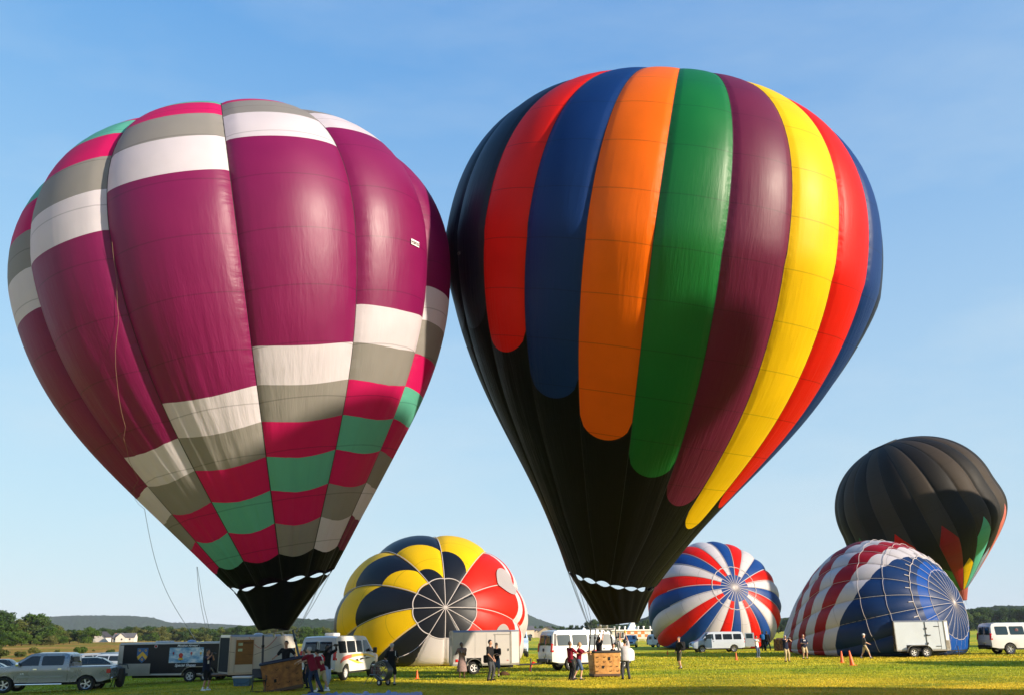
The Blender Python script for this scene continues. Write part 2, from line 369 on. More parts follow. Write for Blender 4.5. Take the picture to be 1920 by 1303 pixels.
def skirt(env, root, parent, bot, rb, mt, n_per=6, gapv=0.012, r0=0.985, scal=0.5, sx=1.0, span=200):
    """cloth scoop hanging between the mouth tabs and the burner; scalloped top edge leaves slits of daylight"""
    N = env.N; nu = N * n_per; nv = 14; V = []; Fc = []
    tip = np.array(bot)
    for i in range(nv + 1):
        t = i / nv
        for k in range(nu):
            g = k / n_per; u = abs(math.sin(math.pi * g))
            top = env.S(np.array(g), np.array(1.0)); th = env.theta(np.array(g), np.array(1.0))
            low = tip + rb * np.array([math.sin(th) * sx, -math.cos(th), 0]) + np.array([0, 0, 0.05 * math.sin(th * 2)])
            t0 = scal * gapv * env.len * u / max(np.linalg.norm(low - top), 0.1)
            tt = t0 + (1 - t0) * t
            p = top * (1 - tt) + low * tt
            c = env.M * (1 - tt) + tip * tt
            p = c + (p - c) * (1 - (1 - r0) - 0.05 * math.sin(math.pi * t) * (1 - u) )
            V.append(p - np.array(root.location))
    for i in range(nv):
        for k in range(nu):
            l = (k + 1) % nu
            thd = math.degrees(float(env.theta(np.array((k + .5) / n_per), np.array(1.0)))) % 360
            if min(thd, 360 - thd) < span: Fc.append((i * nu + k, i * nu + l, (i + 1) * nu + l, (i + 1) * nu + k))
    return ob('scoop', newmesh(V, Fc, mt), parent)

FITL = [529.965, 1090.389, -0.17804, -0.05403, 8.55039, 6.47647, 2.2672, 12.08753, 1.56627, 1.82638, 0.28513, -0.171]
FITR = [1146.529, 1083.539, 0.16748, -0.2273, 9.54752, 8.45282, 2.40999, 13.48459, 1.33184, 1.95562, -0.28218, -0.48783]
FITB = [1800.258, 1103.406, -0.39504, -0.04205, 7.93274, 6.63029, 2.10362, 9.31367, 1.96262, 0.83838, 1.72075, 0.1016]

def wicker(name, c1, c2, courses=0.0):
    M = bpy.data.materials.new(name); M.use_nodes = True; nt = M.node_tree; N = nt.nodes; L = nt.links; b = N['Principled BSDF']
    tc = N.new('ShaderNodeTexCoord')
    br = N.new('ShaderNodeTexWave'); br.bands_direction = 'Z'; br.inputs['Scale'].default_value = 14; br.inputs['Distortion'].default_value = 1.2
    b2 = N.new('ShaderNodeTexWave'); b2.bands_direction = 'X'; b2.inputs['Scale'].default_value = 7; b2.inputs['Distortion'].default_value = 1.0
    nz = N.new('ShaderNodeTexNoise'); nz.inputs['Scale'].default_value = 5; nz.inputs['Detail'].default_value = 6
    for t in (br, b2, nz): L.new(tc.outputs['Object'], t.inputs['Vector'])
    m1 = N.new('ShaderNodeMath'); m1.operation = 'MULTIPLY'; L.new(br.outputs['Fac'], m1.inputs[0]); L.new(b2.outputs['Fac'], m1.inputs[1])
    m2 = N.new('ShaderNodeMath'); m2.operation = 'ADD'; L.new(m1.outputs[0], m2.inputs[0]); L.new(nz.outputs['Fac'], m2.inputs[1])
    cr = N.new('ShaderNodeValToRGB'); cr.color_ramp.elements[0].position = 0.42; cr.color_ramp.elements[0].color = (*c1, 1)
    cr.color_ramp.elements[1].position = 0.98; cr.color_ramp.elements[1].color = (*c2, 1)
    L.new(m2.outputs[0], cr.inputs[0]); L.new(cr.outputs[0], b.inputs['Base Color'])
    bp = N.new('ShaderNodeBump'); bp.inputs['Strength'].default_value = 0.8; bp.inputs['Distance'].default_value = 0.02
    L.new(m1.outputs[0], bp.inputs['Height']); L.new(bp.outputs[0], b.inputs['Normal']); b.inputs['Roughness'].default_value = 0.55
    return M
M_wickA = wicker('wicker_dark', (0.06, 0.016, 0.004), (0.60, 0.24, 0.05))
M_wickB = wicker('wicker_light', (0.22, 0.08, 0.015), (0.82, 0.42, 0.12))
M_navy = mat('navy_padding', (0.010, 0.018, 0.045), 0.6, bump=0.4, bscale=12)
M_blackpad = mat('black_padding', (0.014, 0.014, 0.016), 0.5, bump=0.4, bscale=12)
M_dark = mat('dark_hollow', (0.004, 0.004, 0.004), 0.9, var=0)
M_steel = mat('burner_steel', (0.35, 0.35, 0.36), 0.3, 0.9)
M_whitepipe = mat('frame_pipe', (0.6, 0.6, 0.62), 0.35, 0.2)
M_blackpipe = mat('padded_upright', (0.02, 0.022, 0.028), 0.55, bump=0.3, bscale=20)
M_bluepipe = mat('blue_upright', (0.03, 0.06, 0.11), 0.5, bump=0.3, bscale=20)

def basket(root, loc, rz, tilt, W, D, H, mt, rim, frame_h, pole_mats, tilt_axis='Y', courses=5, holes=(), waist=0.05, pole_r=0.035):
    """wicker basket (> wicker_wall, rim, base_skid, step_hole, corner_trim) with burner frame (> upright, frame_bar, burner)"""
    bk = empty('basket', loc, rz, root)
    bk.rotation_euler = (0, tilt, rz)
    V = []; Fc = []; nz = 40; rows = []
    def sect(z):
        t = z / H
        k = 1 - waist * math.sin(math.pi * t) + 0.012 * abs(math.sin(math.pi * courses * t))
        sw = 0.06 * (1 - t) ** 2
        return (W / 2 - sw) * k, (D / 2 - sw) * k
    nseg = 8
    for i in range(nz + 1):
        z = H * i / nz; hx, hy = sect(z); c = 0.09; ringp = []
        for cx, cy, a0 in ((hx - c, -hy + c, -90), (hx - c, hy - c, 0), (-hx + c, hy - c, 90), (-hx + c, -hy + c, 180)):
            for j in range(4):
                a = R_(a0 + 30 * j); ringp.append((cx + c * math.cos(a), cy + c * math.sin(a), z))
        rows.append(ringp)
    n = len(rows[0])
    for rp in rows: V += rp
    for i in range(nz):
        for k in range(n):
            l = (k + 1) % n; Fc.append((i * n + k, i * n + l, (i + 1) * n + l, (i + 1) * n + k))
    Fc.append(tuple(range(n - 1, -1, -1)))
    wall = ob('wicker_wall', newmesh(V, Fc, mt, True, 50), bk)
    sm = wall.modifiers.new('t', 'SOLIDIFY'); sm.thickness = 0.04; sm.offset = -1
    hx, hy = sect(H); c = 0.12; pts = []
    for cx, cy, a0 in ((hx - c, -hy + c, -90), (hx - c, hy - c, 0), (-hx + c, hy - c, 90), (-hx + c, -hy + c, 180)):
        for j in range(5): a = R_(a0 + 22.5 * j); pts.append((cx + c * math.cos(a), cy + c * math.sin(a), H + 0.02))
    MB().tube(pts, 0.055, 8, close=True).build('rim', rim, bk, smooth=True)
    sk = MB()
    for i in range(3): sk.box((0, (-0.35 + 0.35 * i) * D * 0.9, -0.03), (W * 0.92, 0.07, 0.06))
    sk.build('base_skid', mat('skid_wood', (0.12, 0.07, 0.035), 0.7), bk)
    tr = MB(); h0, h1 = sect(0.0); b = 0.10
    for s_ in (-1, 1):
        tr.box((0, s_ * (h1 + 0.012), b / 2), (2 * h0 + 0.05, 0.024, b)); tr.box((s_ * (h0 + 0.012), 0, b / 2), (0.024, 2 * h1, b))
    tr.build('leather_trim', mat('leather_trim', (0.06, 0.028, 0.012), 0.5), bk)
    for (hx_, hz_, hw, hh) in holes:
        k = sect(hz_)[1]
        MB().box((hx_, -k - 0.004, hz_), (hw, 0.03, hh)).build('step_hole', M_dark, bk)
    # rope loops showing on the wall
    lp = MB()
    for j in range(courses - 1):
        z = H * (j + 1) / courses
        for k in range(4):
            x = -W * 0.36 + W * 0.24 * k + random.uniform(-.03, .03)
            if random.random() < 0.75:
                y = -sect(z)[1] - 0.012
                lp.tube([(x - 0.05, y, z + 0.02), (x - 0.02, y - .012, z - 0.02), (x + 0.03, y - .012, z - 0.015), (x + 0.055, y, z + 0.025)], 0.011, 5)
    tag(lp.build('rope_loops', mat('dark_rope', (0.03, 0.018, 0.01), 0.8), bk, smooth=True), kind='stuff')
    fr = empty('burner_frame', (0, 0, 0), 0, bk)
    tw, td = W * 0.36, D * 0.40; k = 0
    for sx, sy in ((-1, -1), (1, -1), (1, 1), (-1, 1)):
        p0 = Vector((sx * (W / 2 - 0.08), sy * (D / 2 - 0.08), H)); p1 = Vector((sx * tw, sy * td, frame_h)); q = p0.lerp(p1, 0.35)
        MB().tube([p0, q, p0.lerp(p1, .7), p1], [pole_r, pole_r * 1.15, pole_r, pole_r * .9], 8).build('upright', pole_mats[k % len(pole_mats)], fr, smooth=True)
        MB().tube([p0.lerp(p1, .58), p0.lerp(p1, .66)], pole_r * 1.5, 8).build('strap', M_dark, fr, smooth=True); k += 1
    b = MB(); c4 = [(-tw, -td, frame_h), (tw, -td, frame_h), (tw, td, frame_h), (-tw, td, frame_h)]
    for i in range(4): b.tube([c4[i], c4[(i + 1) % 4]], 0.022, 8)
    b.tube([(-tw, 0, frame_h), (tw, 0, frame_h)], 0.02, 8)
    b.build('frame_bar', M_whitepipe, fr, smooth=True)
    for sx in (-0.16, 0.16):
        u = MB(); u.lathe([(0.10, 0), (0.13, 0.05), (0.13, 0.16), (0.10, 0.2), (0.09, 0.2), (0.09, 0.03)], 14)
        u.lathe([(0.05, -0.18), (0.06, -0.02), (0.03, 0)], 10)
        for z in (0.06, 0.10, 0.14):
            u.tube([(0.115 * math.cos(a), 0.115 * math.sin(a), z) for a in np.linspace(0, 6.2, 14)], 0.012, 5)
        u.build('burner', M_steel, fr, smooth=True, loc=(sx, 0, frame_h + 0.02))
    return bk, [bk_pt for bk_pt in c4]

def flying_wires(env, root, tgt, gs, r=0.008):
    for g, t in zip(gs, tgt):
        p0 = env.S(np.array(float(g)), np.array(1.0)) - np.array(root.location); p1 = np.array(t) - np.array(root.location)
        pts = [p0 * (1 - k) + p1 * k + np.array([0, 0, -0.08 * math.sin(math.pi * k)]) for k in np.linspace(0, 1, 8)]
        MB().tube(pts, r, 4).build('flying_wire', M_wire, root)

# --- purple balloon with stepped colour blocks -------------------------------------------
envL = Env(FITL, 35.5, 1.10, 12, 13.0, 0.062, fold=0.19, seed=3)
basL = G(530, 1294)
rootL = empty('hot_air_balloon', basL, label='purple balloon with a stair-stepped band of white, grey, raspberry and green blocks, leaning left', cat='hot air balloon')
evL = empty('envelope', (0, 0, 0), 0, rootL)
ROW = 0.0512
patt = ['white', 'grey', 'pink', 'teal', 'pink', 'grey', 'white']
for gi in range(-5, 7):
    T = 0.372 - 0.050 * gi; Sx = 0.652 - 0.0512 * gi
    cuts = []                                        # (v0, v1, colour)
    v = T; k = 0
    while v > 0.03 and k < 7:
        w_ = (0.058, 0.056, 0.055, 0.055, 0.055, 0.055, 0.055)[k]
        cuts.append((max(0.0, v - w_), v, patt[k])); v -= w_; k += 1
    if v > 0.0: cuts.append((0.0, v, 'purple'))
    v = Sx; k = 0
    cuts.append((max(T, 0.0), min(Sx, 0.957), 'purple'))
    while v < 0.956:
        v1 = v + ROW
        if v1 > 0.94: v1 = 0.957
        cuts.append((v, v1, patt[k] if k < 7 else 'purple')); v = v1; k += 1
    for (v0, v1, c) in cuts:
        if v1 - v0 < 0.003: continue
        sag = lambda vv: (lambda u, vv=vv: vv + (0.004 + 0.005 * float(sstep(vv, .5, .7)) if 0.3 < vv < 0.9569 else (0.009 if vv > .95 else 0.0)) * math.sin(math.pi * u))
        panel(envL, rootL, evL, gi, sag(v0), sag(v1), FB[c], nu=32 if v1 > .55 else 14)
    panel(envL, rootL, evL, gi, lambda u: 0.957 + 0.009 * math.sin(math.pi * u), lambda u, gi=gi: 1.0 - (0.004 + 0.006 * ((gi * 37 % 11) / 10)) * math.sin(math.pi * (u ** (0.7 + 0.06 * (gi % 5)))) ** 0.8, FB['black'], nu=14)
    seam(envL, rootL, evL, gi, 0.02, 1.0, 0.02, M_cord, extra=0.0, n=60)
skirt(envL, rootL, rootL, (at(513, 1179, 38.6)), 0.62, FB['black'], gapv=0.007, scal=0.8)
bkL, _ = basket(rootL, (0.05, 0, 0.05), R_(14), R_(-9.5), 1.66, 1.25, 1.12, M_wickA, M_navy, 2.28, [M_blackpipe, M_bluepipe], courses=4,
                holes=((-0.30, 0.42, 0.10, 0.13),), waist=0.03)
# --- rainbow-striped black balloon -------------------------------------------
def warpR(th, v):
    return np.radians(np.clip(60 * (v - 0.5), 0, 24)) * np.sin(th + math.radians(10)) * (1 - sstep(v, 0.9, 1.0) * 0.5)
envR = Env(FITR, 41.0, 1.105, 24, -6.5, 0.022, fold=0.045, warp=warpR, seed=9)
basR = G(1134, 1268)
rootR = empty('hot_air_balloon', basR, label='tall black balloon with long round-ended rainbow stripes, pressed against the purple one', cat='hot air balloon')
evR = empty('envelope', (0, 0, 0), 0, rootR)
strp = {-5: ('navy', .62), -4: ('navy', .62), -3: ('red', .652), -2: ('blue', .711), -1: ('orange', .763), 0: ('green', .811), 1: ('plum', .852), 2: ('yellow', .89),
        3: ('red', .85), 4: ('blue', .90), 5: ('navy', .85), 6: ('green', .83), 7: ('plum', .82), 8: ('yellow', .82), 9: ('red', .82), 10: ('blue', .8), 11: ('orange', .8),
        -12: ('green', .8), -11: ('plum', .8), -10: ('yellow', .8), -9: ('blue', .82), -8: ('green', .87), -7: ('plum', .86), -6: ('navy', .6)}
for gi in range(-12, 12):
    c, tip = strp[gi]
    h = 0.034
    edge = lambda u, tip=tip: tip - h + h * math.sqrt(max(0, 1 - (2 * u - 1) ** 2))
    nu = 14
    panel(envR, rootR, evR, gi, 0.0, edge, FB[c], nu=nu)
    panel(envR, rootR, evR, gi, edge, lambda u, gi=gi: 1.0 - (0.0025 + 0.003 * ((gi * 29 % 7) / 6)) * math.sin(math.pi * u) ** 0.8, FB['black'], nu=nu)
    seam(envR, rootR, evR, gi, 0.02, 1.0, 0.016, M_cord, n=60)
skirt(envR, rootR, rootR, at(1161, 1169, 45.2), 0.80, FB['black'], gapv=0.0045, scal=0.9, sx=1.15, span=118)
bkR, _ = basket(rootR, (0, 0, 0.06), R_(11), 0, 1.42, 1.12, 1.10, M_wickB, M_blackpad, 2.20, [M_blackpipe], courses=5,
                holes=((0.10, 0.80, 0.11, 0.15), (-0.22, 0.42, 0.11, 0.13)), waist=0.02)
# --- far black balloon --------------------------------------------------------
envB = Env(FITB, 95.0, 1.20, 24, -8.0, 0.018, fold=0.03, seed=5)
gB = Vector((envB.M[0], envB.M[1], 0)); gB.z = float(Z(gB.x, gB.y))
rootB = empty('hot_air_balloon', gB, label='distant brown-black balloon with coloured diamonds round its foot, behind the stars and stripes one', cat='hot air balloon')
evB = empty('envelope', (0, 0, 0), 0, rootB)
big = {-5: 'green', -3: 'red', -1: 'flagred', 1: 'aqua', 3: 'salmon', 5: 'paleblue', 7: 'red', 9: 'orange', 11: 'green', -11: 'aqua', -9: 'salmon', -7: 'paleblue'}
tipv = {-5: .50, -3: .53, -1: .565, 1: .60}
for gi in range(-12, 12):
    if gi in big:
        t0 = tipv.get(gi, 0.60)
        e_ = lambda u, t0=t0: t0 + 0.075 * abs(2 * u - 1)
        c = big[gi]
    else:
        e_ = lambda u: 0.775 + 0.05 * abs(2 * u - 1); c = {0: 'yellow', -2: 'green', 2: 'paleblue'}.get(gi, 'yellow')
    panel(envB, rootB, evB, gi, 0.0, e_, FB['brownblack_lit' if gi % 2 else 'brownblack_shaded'], nu=8)  # light and shade of the bulging ribs painted as alternating gore colours
    panel(envB, rootB, evB, gi, e_, 1.0, FB[c], nu=8)
    seam(envB, rootB, evB, gi, 0.02, 1.0, 0.02, M_cord, n=40)
MB().tube([(envB.S(np.array(g), np.array(0.06), 0.05) - np.array(gB)).tolist() for g in np.linspace(0, 24, 60)], 0.10, 6).build('crown_ring', M_cord, rootB, smooth=True)
bb = Vector(envB.M) - gB
basket(rootB, (bb.x - 1.3, bb.y, 0.8), R_(20), 0, 1.3, 1.1, 1.1, M_wickB, M_blackpad, 2.2, [M_blackpipe])
skirt(envB, rootB, rootB, Vector(envB.M) + Vector((0.1, 0, -1.3)), 0.5, FB['salmon'], gapv=0.004)
flying_wires(envB, rootB, [Vector(envB.M) + Vector((0.35 * s1, 0.3 * s2, -1.9)) for s1, s2 in ((1, 1), (1, -1), (-1, 1), (-1, -1))], (4, 8, -8, -4), 0.012)

# --- three envelopes still lying on the grass ----------------------------------
w3 = lambda th, v: -np.radians(15) * np.cos(th) * np.clip((v - 0.08) / 0.3, 0, 1)
K3 = 1.3
env3 = Lie([-4.794 * K3, 2.25 + (2.672 - 2.25) * K3, 0.2257, 0.1374, 5.4955 * K3, 5.1398 * K3, 12.398 * K3, 0.90585], 54.0 * K3, 12, 0.0, 0.05, warp=w3, seed=21)
r3 = Vector((env3.E[0], env3.E[1], 0))
root3 = empty('hot_air_balloon', r3, label='half-inflated balloon on its side, yellow and black checks with red and white, black crown cap', cat='hot air balloon')
ev3 = empty('envelope', (0, 0, 0), 0, root3)
K, Y, W_, RD = FB['black3'] if 'black3' in FB else fabric('charcoal', (0.005, 0.006, 0.010), 0.4, 0.0, 0.3), FB['yellow'], FB['white2'], fabric('scarlet', (0.72, 0.02, 0.008), 0.42, 0.4, 0.25)
# gore index k spans angle 30k..30k+30 ; boundaries as (v at lower-angle seam, v at higher-angle seam)
cap = 0.079
ln = lambda a, b: (lambda u: a + (b - a) * u + 0.010 * math.sin(math.pi * u))
def gore3(k, segs):
    prev = cap
    pf = lambda u: cap
    for (a, b, m_) in segs:
        f = ln(a, b) if a < 1 else (lambda u: 1.0)
        panel(env3, root3, ev3, k, pf, f, m_, nu=10); pf = f
for k in range(12):
    panel(env3, root3, ev3, k, 0.0, cap, K, nu=10)
    seam(env3, root3, ev3, k, 0.0, 0.75, 0.028, M_tape, 'load_tape', extra=0.012, n=50)
ring(env3, root3, ev3, cap, 0.035, M_tape, 0, 12, extra=0.012)
gore3(2, [(.119, .184, K), (.38, .42, Y), (2, 2, K)])
gore3(3, [(.0795, .127, K), (.184, .236, Y), (.31, .36, K), (2, 2, Y)])
gore3(4, [(.127, .184, Y), (.236, .284, K), (.36, .41, Y), (2, 2, K)])
gore3(5, [(.184, .247, K), (.284, .356, Y), (2, 2, K)])
gore3(6, [(.247, .290, Y), (.356, .40, K), (2, 2, Y)])
gore3(7, [(2, 2, K)])
gore3(8, [(2, 2, W_)])
gore3(9, [(2, 2, W_)])
# red quarter with the white cross ends: bands across the gores with a lobed knob
def band(a, b): return [(a[0], a[1], RD), (b[0], b[1], W_)]
gore3(1, [(.222, .268, RD), (.245, .285, W_), (.262, .315, RD), (2, 2, W_)])
knob = lambda u: 0.222 - 0.052 * math.exp(-((u - 0.06) / 0.16) ** 2)
gore3(0, [(.212, .222, RD), (.238, .245, W_), (.258, .262, RD), (2, 2, W_)])
gore3(11, [(.205, .212, RD), (.228, .238, W_), (.25, .258, RD), (2, 2, W_)])
gore3(10, [(.13, .15, RD), (.17, .19, W_), (2, 2, RD)])
def patch(env, root, parent, gc, vc, gr, vr, mt, name='cross_knob', extra=0.14, n=28):
    P = [env.S(np.array(gc), np.array(vc), extra)] ; 
    for k in range(n):
        a = 2 * math.pi * k / n; P.append(env.S(np.array(gc + gr * math.cos(a)), np.array(vc + vr * math.sin(a)), extra))
    V = [p - np.array(root.location) for p in P]; Fc = [(0, 1 + k, 1 + (k + 1) % n) for k in range(n)]
    return ob(name, newmesh(V, Fc, mt), parent)
patch(env3, root3, ev3, 1.05, 0.205, 0.38, 0.036, W_)
patch(env3, root3, ev3, -0.62, 0.165, 0.3, 0.022, W_)

w4 = lambda th, v: -np.radians(6) * np.cos(th) * np.clip(v / 0.3, 0, 1)
env4 = Lie([22.514, 4.897, 0.22522, 0.26439, 7.40295, 5.31873, 14.41037, 0.92687], 106.0, 24, 4.0, 0.035, warp=w4, seed=31)
root4 = empty('hot_air_balloon', (env4.E[0], env4.E[1], 0), label='red, white and blue pinwheel balloon lying on its side behind the parked white van', cat='hot air balloon')
ev4 = empty('envelope', (0, 0, 0), 0, root4)
for k in range(24):
    c = (FB['white2'], FB['red'], FB['rwb_blue'])[k % 3]
    capc = FB['rwb_blue']
    panel(env4, root4, ev4, k, 0.0, 0.062, capc, nu=6)
    panel(env4, root4, ev4, k, 0.062, 1.0, c, nu=8)
    seam(env4, root4, ev4, k, 0.0, 0.30, 0.035, M_tape, 'load_tape', extra=0.01, n=30)
ring(env4, root4, ev4, 0.098, 0.04, M_tape, 0, 24, extra=0.01)

env5 = Lie([29.432, 2.5515, 0.74374, 0.20044, 6.88935, 5.93962, 8.60989, 0.91886], 76.0, 24, 3.0, 0.03, fold=0.07, seed=41)
root5 = empty('hot_air_balloon', (env5.E[0], env5.E[1], 0), label='stars and stripes balloon on its side, blue crown with white tapes, red and white bands', cat='hot air balloon')
ev5 = empty('envelope', (0, 0, 0), 0, root5)
bphi = np.array([-60, 0, 40, 76, 110, 136, 160, 180, 196, 230, 270, 300.]); bv = np.array([.30, .20, .185, .191, .229, .296, .387, .492, .556, .60, .50, .30])
def B5(g, k):
    ph = (3.0 + g * 15.0) % 360; ph = ph - 360 if ph > 300 else ph
    b0 = float(np.interp(ph, bphi, bv)); return min(0.995, b0 + k * 0.072)
for k in range(24):
    panel(env5, root5, ev5, k, 0.0, 0.141, FB['flagblue'], nu=5)
    panel(env5, root5, ev5, k, 0.141, 0.19 if min(B5(k, 0), B5(k + 1, 0)) > 0.2 else 0.17, FB['royal'], nu=5)
    s0 = 0.19 if min(B5(k, 0), B5(k + 1, 0)) > 0.2 else 0.17
    lo = lambda u, s0=s0: s0
    for j in range(8):
        hi = (lambda u, j=j, k=k: max(s0, B5(k + u, j))) if j < 7 else (lambda u: 1.0)
        cc = FB['flagblue'] if j == 0 else (FB['white2'] if j % 2 else FB['flagred'])
        panel(env5, root5, ev5, k, lo, hi, cc, nu=5); lo = hi
    seam(env5, root5, ev5, k, 0.0, 0.8, 0.015, M_tape, 'load_tape', extra=0.012, n=50)
for v_, r_ in ((0.141, 0.018), (0.217, 0.030), (0.314, 0.018), (0.401, 0.016)):
    ring(env5, root5, ev5, v_, r_, M_tape, 0, 24, extra=0.012)
for k in range(24):
    P = env5.S(np.full(2, k + 0.5), np.array([0.217, 0.236]), 0.02) - np.array(root5.location)
    MB().tube(P.tolist(), 0.035, 5).build('tape_tab', M_tape, ev5)
M_brownb = mat('brown_box', (0.045, 0.018, 0.008), 0.7)
mouth5 = Vector(env5.M)
basket(root5, Vector((G(1463, 1220).x, G(1463, 1220).y, 0.55)) - Vector(root5.location), R_(60), R_(90), 1.2, 1.2, 1.15, M_wickA, M_blackpad, 2.1, [M_blackpipe])
# ------------------------------------------------------------------ ground
def nodemat(name):
    M = bpy.data.materials.new(name); M.use_nodes = True; return M, M.node_tree.nodes, M.node_tree.links
def ramp(N, stops):
    c = N.new('ShaderNodeValToRGB'); e = c.color_ramp.elements
    while len(e) < len(stops): e.new(0.5)
    for el, (p, col) in zip(e, stops): el.position = p; el.color = (*col, 1)
    return c
def noise_node(N, L, src, scale, detail=5, rough=0.55, sc_=None):
    n = N.new('ShaderNodeTexNoise'); n.inputs['Scale'].default_value = scale; n.inputs['Detail'].default_value = detail; n.inputs['Roughness'].default_value = rough
    if sc_:
        m = N.new('ShaderNodeMapping'); m.inputs['Scale'].default_value = sc_; L.new(src, m.inputs[0]); src = m.outputs[0]
    L.new(src, n.inputs['Vector']); return n
M, N, L = nodemat('field_grass'); M_field = M; b = N['Principled BSDF']; b.inputs['Roughness'].default_value = 0.85; b.inputs['Specular IOR Level'].default_value = 0.15
tc = N.new('ShaderNodeTexCoord'); O = tc.outputs['Object']
n1 = noise_node(N, L, O, 0.35, 8, 0.65, (0.5, 1, 1)); n2 = noise_node(N, L, O, 5.5, 6, 0.7); n3 = noise_node(N, L, O, 0.028, 3, 0.5, (0.35, 1.5, 1))
c1 = ramp(N, [(0.30, (0.085, 0.15, 0.015)), (0.43, (0.30, 0.30, 0.015)), (0.60, (0.54, 0.45, 0.022)), (0.80, (0.66, 0.47, 0.06))]); L.new(n1.outputs['Fac'], c1.inputs[0])
c2 = ramp(N, [(0.25, (0.55, 0.55, 0.4)), (0.5, (1.3, 1.15, 0.8)), (0.75, (1.9, 1.65, 1.1))]); L.new(n2.outputs['Fac'], c2.inputs[0])
mu = N.new('ShaderNodeMix'); mu.data_type = 'RGBA'; mu.blend_type = 'MULTIPLY'; mu.inputs[0].default_value = 1.0
L.new(c1.outputs[0], mu.inputs[6]); L.new(c2.outputs[0], mu.inputs[7])
c3 = ramp(N, [(0.38, (0.50, 0.80, 0.5)), (0.5, (0.85, 0.98, 0.8)), (0.62, (1.1, 1.03, 0.95))]); L.new(n3.outputs['Fac'], c3.inputs[0])
m2 = N.new('ShaderNodeMix'); m2.data_type = 'RGBA'; m2.blend_type = 'MULTIPLY'; m2.inputs[0].default_value = 1.0
L.new(mu.outputs[2], m2.inputs[6]); L.new(c3.outputs[0], m2.inputs[7])
n8 = noise_node(N, L, O, 0.16, 4, 0.6, (0.25, 1.6, 1)); c8 = ramp(N, [(0.60, (0, 0, 0)), (0.72, (1, 1, 1))]); L.new(n8.outputs['Fac'], c8.inputs[0])
m8 = N.new('ShaderNodeMix'); m8.data_type = 'RGBA'; m8.inputs[7].default_value = (0.22, 0.13, 0.05, 1); L.new(c8.outputs[0], m8.inputs[0]); L.new(m2.outputs[2], m8.inputs[6]); L.new(m8.outputs[2], b.inputs['Base Color'])
bp = N.new('ShaderNodeBump'); bp.inputs['Strength'].default_value = 0.9; bp.inputs['Distance'].default_value = 0.12
n4 = noise_node(N, L, O, 9.0, 5, 0.7); L.new(n4.outputs['Fac'], bp.inputs['Height']); L.new(bp.outputs[0], b.inputs['Normal'])
M, N, L = nodemat('meadow_weeds'); M_meadow = M; b = N['Principled BSDF']; b.inputs['Roughness'].default_value = 0.9; b.inputs['Specular IOR Level'].default_value = 0.1
tc = N.new('ShaderNodeTexCoord'); O = tc.outputs['Object']
n1 = noise_node(N, L, O, 0.05, 7, 0.65, (0.45, 1.0, 1)); n2 = noise_node(N, L, O, 1.1, 6, 0.7)
c1 = ramp(N, [(0.34, (0.10, 0.14, 0.015)), (0.44, (0.24, 0.20, 0.022)), (0.54, (0.34, 0.17, 0.035)), (0.66, (0.46, 0.29, 0.085))]); L.new(n1.outputs['Fac'], c1.inputs[0])
c2 = ramp(N, [(0.3, (0.5, 0.52, 0.5)), (0.7, (1.3, 1.25, 1.15))]); L.new(n2.outputs['Fac'], c2.inputs[0])
mu = N.new('ShaderNodeMix'); mu.data_type = 'RGBA'; mu.blend_type = 'MULTIPLY'; mu.inputs[0].default_value = 1.0
L.new(c1.outputs[0], mu.inputs[6]); L.new(c2.outputs[0], mu.inputs[7]); L.new(mu.outputs[2], b.inputs['Base Color'])
bp = N.new('ShaderNodeBump'); bp.inputs['Strength'].default_value = 1.0; bp.inputs['Distance'].default_value = 0.5
L.new(n2.outputs['Fac'], bp.inputs['Height']); L.new(bp.outputs[0], b.inputs['Normal'])

ds = np.r_[np.linspace(-40, 20, 13), np.geomspace(22, 7000, 120)]
xs = np.linspace(-1.6, 1.6, 121); V = []
for d in ds:
    w_ = max(60.0, d)
    for t in xs: V.append((t * w_, d, 0))
V = np.array(V, float); V[:, 2] = Z(V[:, 0], V[:, 1]) + (0.03 * np.sin(V[:, 0] * 0.21 + 1) * np.sin(V[:, 1] * 0.17)) * 0.0
n = len(xs); Fc = [(i * n + j, i * n + j + 1, (i + 1) * n + j + 1, (i + 1) * n + j) for i in range(len(ds) - 1) for j in range(n - 1)]
tag(ob('ground', newmesh(V, Fc, M_field)), kind='structure')
# weedy meadow beyond the parked cars on the left
V = []; Fc = []; ys = np.geomspace(96, 420, 40); us = np.linspace(0, 1, 50)
for yv in ys:
    x0, x1 = -0.95 * yv, -0.14 * yv - 8 + 5 * math.sin(yv * .05)
    if yv > 300: x1 = -0.30 * yv
    for u in us:
        x = x0 + (x1 - x0) * u; V.append((x, yv + 2.0 * math.sin(x * 0.11) , 0))
V = np.array(V); e0 = np.minimum(1, np.minimum(np.tile(us, 40), 1 - np.tile(us, 40)) * 12)
lump = np.array([noise.noise(Vector((v[0] * .08, v[1] * .08, 0))) for v in V])
V[:, 2] = Z(V[:, 0], V[:, 1]) + 0.05 + 0.35 * np.maximum(0, lump) * e0
n = 50; Fc = [(i * n + j, i * n + j + 1, (i + 1) * n + j + 1, (i + 1) * n + j) for i in range(39) for j in range(n - 1)]
tag(ob('meadow', newmesh(V, Fc, M_meadow)), kind='structure')

